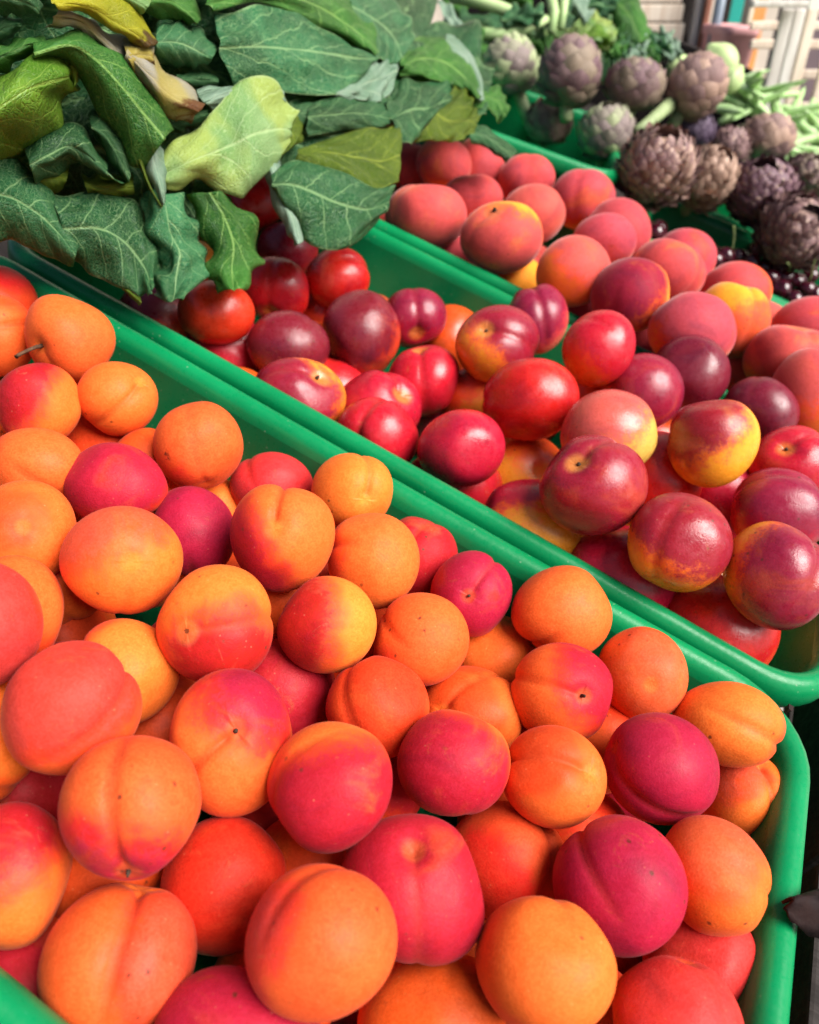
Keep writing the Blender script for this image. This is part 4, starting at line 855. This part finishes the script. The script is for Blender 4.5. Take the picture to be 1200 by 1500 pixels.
tag(tube('artichoke_stalk', [DP(932, 193, 0, 1.02), DP(950, 180, 0, 1.03), DP(970, 163, 0, 1.05), DP(992, 145, 0, 1.07)], [.007, .008, .009, .011], M_ASTEM, None, 12), 'cut pale green stalk lying between the artichokes', 'stalk')

# ---------------------------------------------------------------- cherries
def cherry_mat():
    t = NT('cherry_skin'); co = t.coord(); t.l(t.mix(t.noise(co, 60, 2), (.022, .002, .006), (.06, .004, .012)), t.b.inputs['Base Color'])
    t.b.inputs['Roughness'].default_value = .09; t.b.inputs['Specular IOR Level'].default_value = .6; return t.m
M_CH = cherry_mat(); M_CST = plain('cherry_stalk', (.20, .26, .08), .6, .4, 80)
th, ph, F = TOPO[1]; r = 1 - .22 * np.exp(-(th / .38) ** 2); bl = .03 * np.cos(ph) * np.sin(th)
CV = np.stack([np.sin(th) * np.cos(ph) * (r + bl), np.sin(th) * np.sin(ph) * r, np.cos(th) * r * .94], 1) * .0122
CHM = None; CHS = []
def cherry(c, label, stalk=False):
    global CHM
    if CHM is None:
        o = mesh_obj('cherry', CV, F, M_CH); CHM = o.data
    else:
        o = bpy.data.objects.new('cherry', CHM); COL.objects.link(o)
    s = random.uniform(.92, 1.1); o.scale = (s, s, s); o.location = tuple(map(float, c)); o.rotation_euler = (random.uniform(-.9, .9), random.uniform(-.9, .9), random.uniform(0, 6))
    tag(o, label, 'cherry', 'dark cherries in the small tray'); CHS.append(np.asarray(c))
    if stalk:
        a = random.uniform(0, 6); tube('stalk', [(0, 0, .009), (.002, .001, .018), (.006 * math.cos(a), .006 * math.sin(a), .030), (.014 * math.cos(a), .014 * math.sin(a), .040)], [.0009, .0008, .0008, .0012], M_CST, o, 6)
for i, (u, v, st) in enumerate([(960,342,0),(947,336,0),(1028,367,0),(1047,381,0),(1062,376,1),(1080,377,0),(1100,384,0),(1120,392,0),(1128,408,0),(1149,404,1),(1166,412,0),(1187,404,0),(1197,432,0),(1163,440,0),(1144,424,0),(1181,424,1),(1010,358,0),(1106,366,1)]):
    cherry(P(u, v, -.010 - .002 * (i % 3)), 'dark cherry on top of the heap in the small tray', st)
for k in range(2500):
    c = T(random.uniform(-.86, .2) * W, random.uniform(3.09, 3.64) * W, random.uniform(-.06, -.018) - .02 * (random.random()))
    if any(np.linalg.norm(c - q) < .0225 for q in CHS): continue
    u, v, d = proj(c)
    if u > 1300: continue
    cherry(c, 'dark cherry in the lower part of the small tray')
    if len(CHS) > 110: break

# ---------------------------------------------------------------- bean pods and bulbs
M_BEAN = plain('bean_pod', (.34, .54, .20), .5, .35, 30, .0008, col2=(.48, .64, .34))
bdat = []
for k in range(3):
    L = .075 + .012 * k; n = 12; pts = [(x := (i / (n - 1) - .5) * 2 * L * .5 * 2 / 1.0 * .5 * 2, .012 * (k + 1) * .6 * (4 * (i / (n - 1) - .5) ** 2), 0) for i in range(n)]
    rad = [.0105 * (1 - abs(2 * i / (n - 1) - 1) ** 3.5) + .0008 + .0014 * math.sin(i * 2.2) for i in range(n)]
    o = tube('bean_pod', pts, rad, M_BEAN, None, 8)
    for v_ in o.data.vertices: v_.co.z *= .62
    bdat.append(o.data); bpy.data.objects.remove(o)
for i in range(80):
    while True:
        u, v = random.uniform(1035, 1235), random.uniform(118, 262)
        if v > 96 + (u - 1040) * .40: break
    p = P(u, v, .030 + random.uniform(-.012, .03)); z = min(1.55, max(1.22, proj(p)[2])); p = CAM + ray(u, v) * z
    o = bpy.data.objects.new('bean_pod', bdat[i % 3]); COL.objects.link(o); o.location = tuple(p)
    o.rotation_euler = (random.uniform(-.5, .5), random.uniform(-.4, .6), random.uniform(0, 6.28)); s = random.uniform(.8, 1.15); o.scale = (s, s, s)
    tag(o, 'flat green bean pod in the heap right of the artichokes', 'bean pod', 'bean pods heaped right of the artichokes')
M_BULB = plain('bulb_skin', (.46, .56, .28), .45, .2, 20, .0006, col2=(.40, .54, .22))
def bulb(u, v, rpx, z, label, ax):
    th, ph, F = TOPO[1]; r = 1 + .05 * np.cos(ph * 5) * np.sin(th) + .28 * np.exp(-(th / .35) ** 2); R = rpx * z / FPX
    X = np.stack([np.sin(th) * np.cos(ph) * r, np.sin(th) * np.sin(ph) * r * .8, np.cos(th) * r], 1) * R
    o = mesh_obj('fennel_bulb', X, F, M_BULB); o.matrix_world = Matrix.Translation(Vector(CAM + ray(u, v) * z)) @ orient(cdir(*ax), 1.1)
    tag(o, label, 'fennel', 'pale bulbs behind the artichokes')
bulb(1056, 92, 25, 1.38, 'larger whitish green bulb right of the reddish brown artichoke', (-.6, .6, .2))
bulb(1072, 118, 18, 1.33, 'smaller whitish bulb below the larger one, at the bean heap', (.4, .6, .3))
bulb(990, 98, 16, 1.35, 'small whitish bulb between the kale and reddish brown artichoke', (.6, .6, .2))

# ---------------------------------------------------------------- dark things at the right edge
M_WILT = plain('withered_leaf', (.008, .004, .005), .8, .5, 60, .002, col2=(.022, .011, .010), spec=.2)
cr = frame_obj(empty('dark_crate'), (0, 0, 0)); tag(cr, 'dark wooden crate standing low at the right of the apricot tray', 'crate')
for k in range(3): box('slat', (.022, -.15 + k * .2, -.075), (.036, .045 + k * .2, -.012 - .02), M_DWOOD, cr)
for k in range(3): box('slat', (.04 + k * .075, -.15, -.125), (.11 + k * .075, .445, -.113), M_DWOOD, cr)
box('side', (.28, -.15, -.125), (.292, .445, -.02), M_DWOOD, cr)
wl = empty('withered_leaf', P(1185, 1335, -.002)); tag(wl, 'shrivelled blackish leaf poking over the right rim', 'dry leaf')
def wleaf():
    p0, p1 = P(1146, 1328, .005), P(1250, 1338, .003); ns, nt = 16, 10; V = []; rng = np.random.default_rng(5)
    side = T(.25, 1, 0)
    for i in range(ns):
        s = i / (ns - 1); c = p0 + (p1 - p0) * s; w = .0125 * (1 - (1 - s) ** 2.4) + .0015
        for j in range(nt):
            q = -1 + 2 * j / (nt - 1); V.append(c + side * w * q + NRM * (.006 * (1 - q * q) + .0022 * math.sin(5 * s + 4 * q) + rng.normal() * .0007))
    F = [(i * nt + j, i * nt + j + 1, (i + 1) * nt + j + 1, (i + 1) * nt + j) for i in range(ns - 1) for j in range(nt - 1)]
    o = mesh_obj('blade', np.array(V) - np.array(wl.location), F, M_WILT, wl); o.modifiers.new('thickness', 'SOLIDIFY').thickness = .0012
wleaf()
fl = mesh_obj('leaf_fragment', [P(1150,1036,.001), P(1156,1031,.003), P(1163,1035,.0015), P(1160,1042,.0035), P(1152,1044,.001), P(1156,1038,.0045)], [(0,1,5),(1,2,5),(2,3,5),(3,4,5),(4,0,5),(4,3,2,1,0)], M_WILT, smooth=False)
tag(fl, 'tiny brown leaf fragment on the rim corner of the apricot tray', 'leaf bit')

# ---------------------------------------------------------------- background beyond the stall
HF = np.array([FWD[0], FWD[1], 0]); HF /= np.linalg.norm(HF)
BM = Matrix.Identity(4)
for i in range(3):
    BM[i][0] = RIGHT[i]; BM[i][1] = HF[i]; BM[i][2] = (0, 0, 1)[i]; BM[i][3] = CAM[i]
def BG(u, v, y):
    d = ray(u, v); t = y / (d @ HF); return d @ RIGHT * t, d[2] * t
def bbox(name, u0, u1, v0, v1, y, dep, mat, parent=None, bev=.004):
    x0, zb = BG(u0, v1, y); x1, _ = BG(u1, v1, y); _, zt = BG((u0 + u1) / 2, v0, y)
    o = box(name, (x0, y, zb), (x1, y + dep, zt), mat, None, bev); o.matrix_world = BM
    if parent: o.parent = parent
    return o
def paint(name, c, r=.5): return plain(name, c, r, .2, 8)
def low(v): return v
st = empty('wooden_crate_stack'); tag(st, 'stack of pale wooden crates at the top behind the kale', 'crates')
for a, b in ((-60, -24), (-22, 4), (6, 32), (34, 62), (64, 96), (98, 130)): bbox('board', 912, 999, a, b, 2.4, .02, M_WOOD, st)
bbox('corner_post', 1000, 1009, -60, 130, 2.38, .03, M_GREYWOOD, st); bbox('back', 905, 1000, -60, 128, 2.43, .02, M_DWOOD, st)
o = bbox('brown_post', 1011, 1019, -60, 140, 2.36, .03, paint('brown_paint', (.34, .14, .09))); tag(o, 'thin reddish brown post beside the wooden crates', 'post')
x, zb = BG(1027, 150, 2.3); _, zt = BG(1027, -60, 2.3)
pc = tube('metal_pole', [(x, 2.3, zb), (x, 2.3, (zb + zt) / 2), (x, 2.3, zt)], [.013] * 3, paint('grey_metal', (.22, .27, .33), .35), None, 16); pc.matrix_world = BM; tag(pc, 'blue-grey metal pole beside the teal panel', 'pole')
o = bbox('dark_post', 1034, 1044, -60, 150, 2.45, .03, M_DWOOD); tag(o, 'dark post between the metal pole and teal panel', 'post')
o = bbox('teal_panel', 1044, 1066, -60, 140, 2.5, .03, paint('teal_paint', (.02, .42, .34))); tag(o, 'teal painted panel at the top right', 'panel')
o = bbox('orange_panel', 1066, 1096, -60, 140, 2.55, .03, paint('orange_paint', (.80, .34, .10))); tag(o, 'orange painted panel right of the teal one', 'panel')
def tub():
    y = 2.2; x0, zb = BG(1040, 150, y); x1, _ = BG(1098, 150, y); _, zt = BG(1070, 40, y)
    vs, fs = [], []; n = 28; cx, w, dp = (x0 + x1) / 2, (x1 - x0) / 2, .11
    for z, s in ((zb, .8), (zb + .01, .84), (zt - .02, .97), (zt - .018, 1.03), (zt, 1.04), (zt + .004, 1.01), (zt - .01, .93), (zb + .02, .8)):
        for k in range(n):
            a = 2 * math.pi * k / n; c, q = math.cos(a), math.sin(a)
            vs.append((cx + w * s * math.copysign(abs(c) ** .55, c), y + dp + dp * s * math.copysign(abs(q) ** .55, q), z))
    for i in range(7):
        for k in range(n): fs.append((i * n + k, i * n + (k + 1) % n, (i + 1) * n + (k + 1) % n, (i + 1) * n + k))
    fs.append(tuple(range(n))[::-1]); fs.append(tuple(7 * n + k for k in range(n)))
    o = mesh_obj('pink_tub', vs, fs, paint('pink_plastic', (.86, .45, .45), .4)); o.matrix_world = BM; tag(o, 'pink plastic tub in front of the orange panel', 'tub')  # paled pink, haze is put into the plastic's colour
tub()
wc = empty('slatted_crate'); tag(wc, 'tall weathered slatted wooden crate in the top right corner', 'crate')
bbox('top_rail', 1102, 1186, 0, 11, 1.86, .03, M_GREYWOOD, wc); bbox('corner_block', 1093, 1101, -30, 36, 1.93, .04, M_WOOD, wc)
for u0, u1, m in ((1101, 1117, M_GREYWOOD), (1118, 1133, M_GREYWOOD), (1135, 1150, M_WOOD), (1172, 1186, M_WOOD), (1201, 1216, M_WOOD), (1219, 1236, M_GREYWOOD)):
    bbox('slat', u0, u1, 12, 215, 1.9, .012, m, wc)
for v0, v1 in ((31, 44), (58, 72), (102, 116), (150, 164)): bbox('cross_board', 1099, 1240, v0, v1, 1.99, .012, M_WOOD, wc)
bbox('back', 1098, 1245, -20, 215, 2.06, .015, paint('crate_interior_shade', (.20, .15, .17), .8), wc)  # dark panel paints the shade inside the crate, behind the slats
o = bbox('price_card', 1184, 1215, -30, 14, 1.8, .003, paint('white_card', (.78, .80, .72)), None, .001); tag(o, 'white card at the top right corner above the slatted crate', 'card')
# pale stucco wall of the building across the aisle
o = box('building_wall', (-4.5, 5.0, -1.4), (5.5, 5.25, 3.2), plain('stucco', (.62, .55, .46), .9, .15, 5, .003)); o.matrix_world = BM; tag(o, 'pale stucco wall far behind the stall', 'wall')
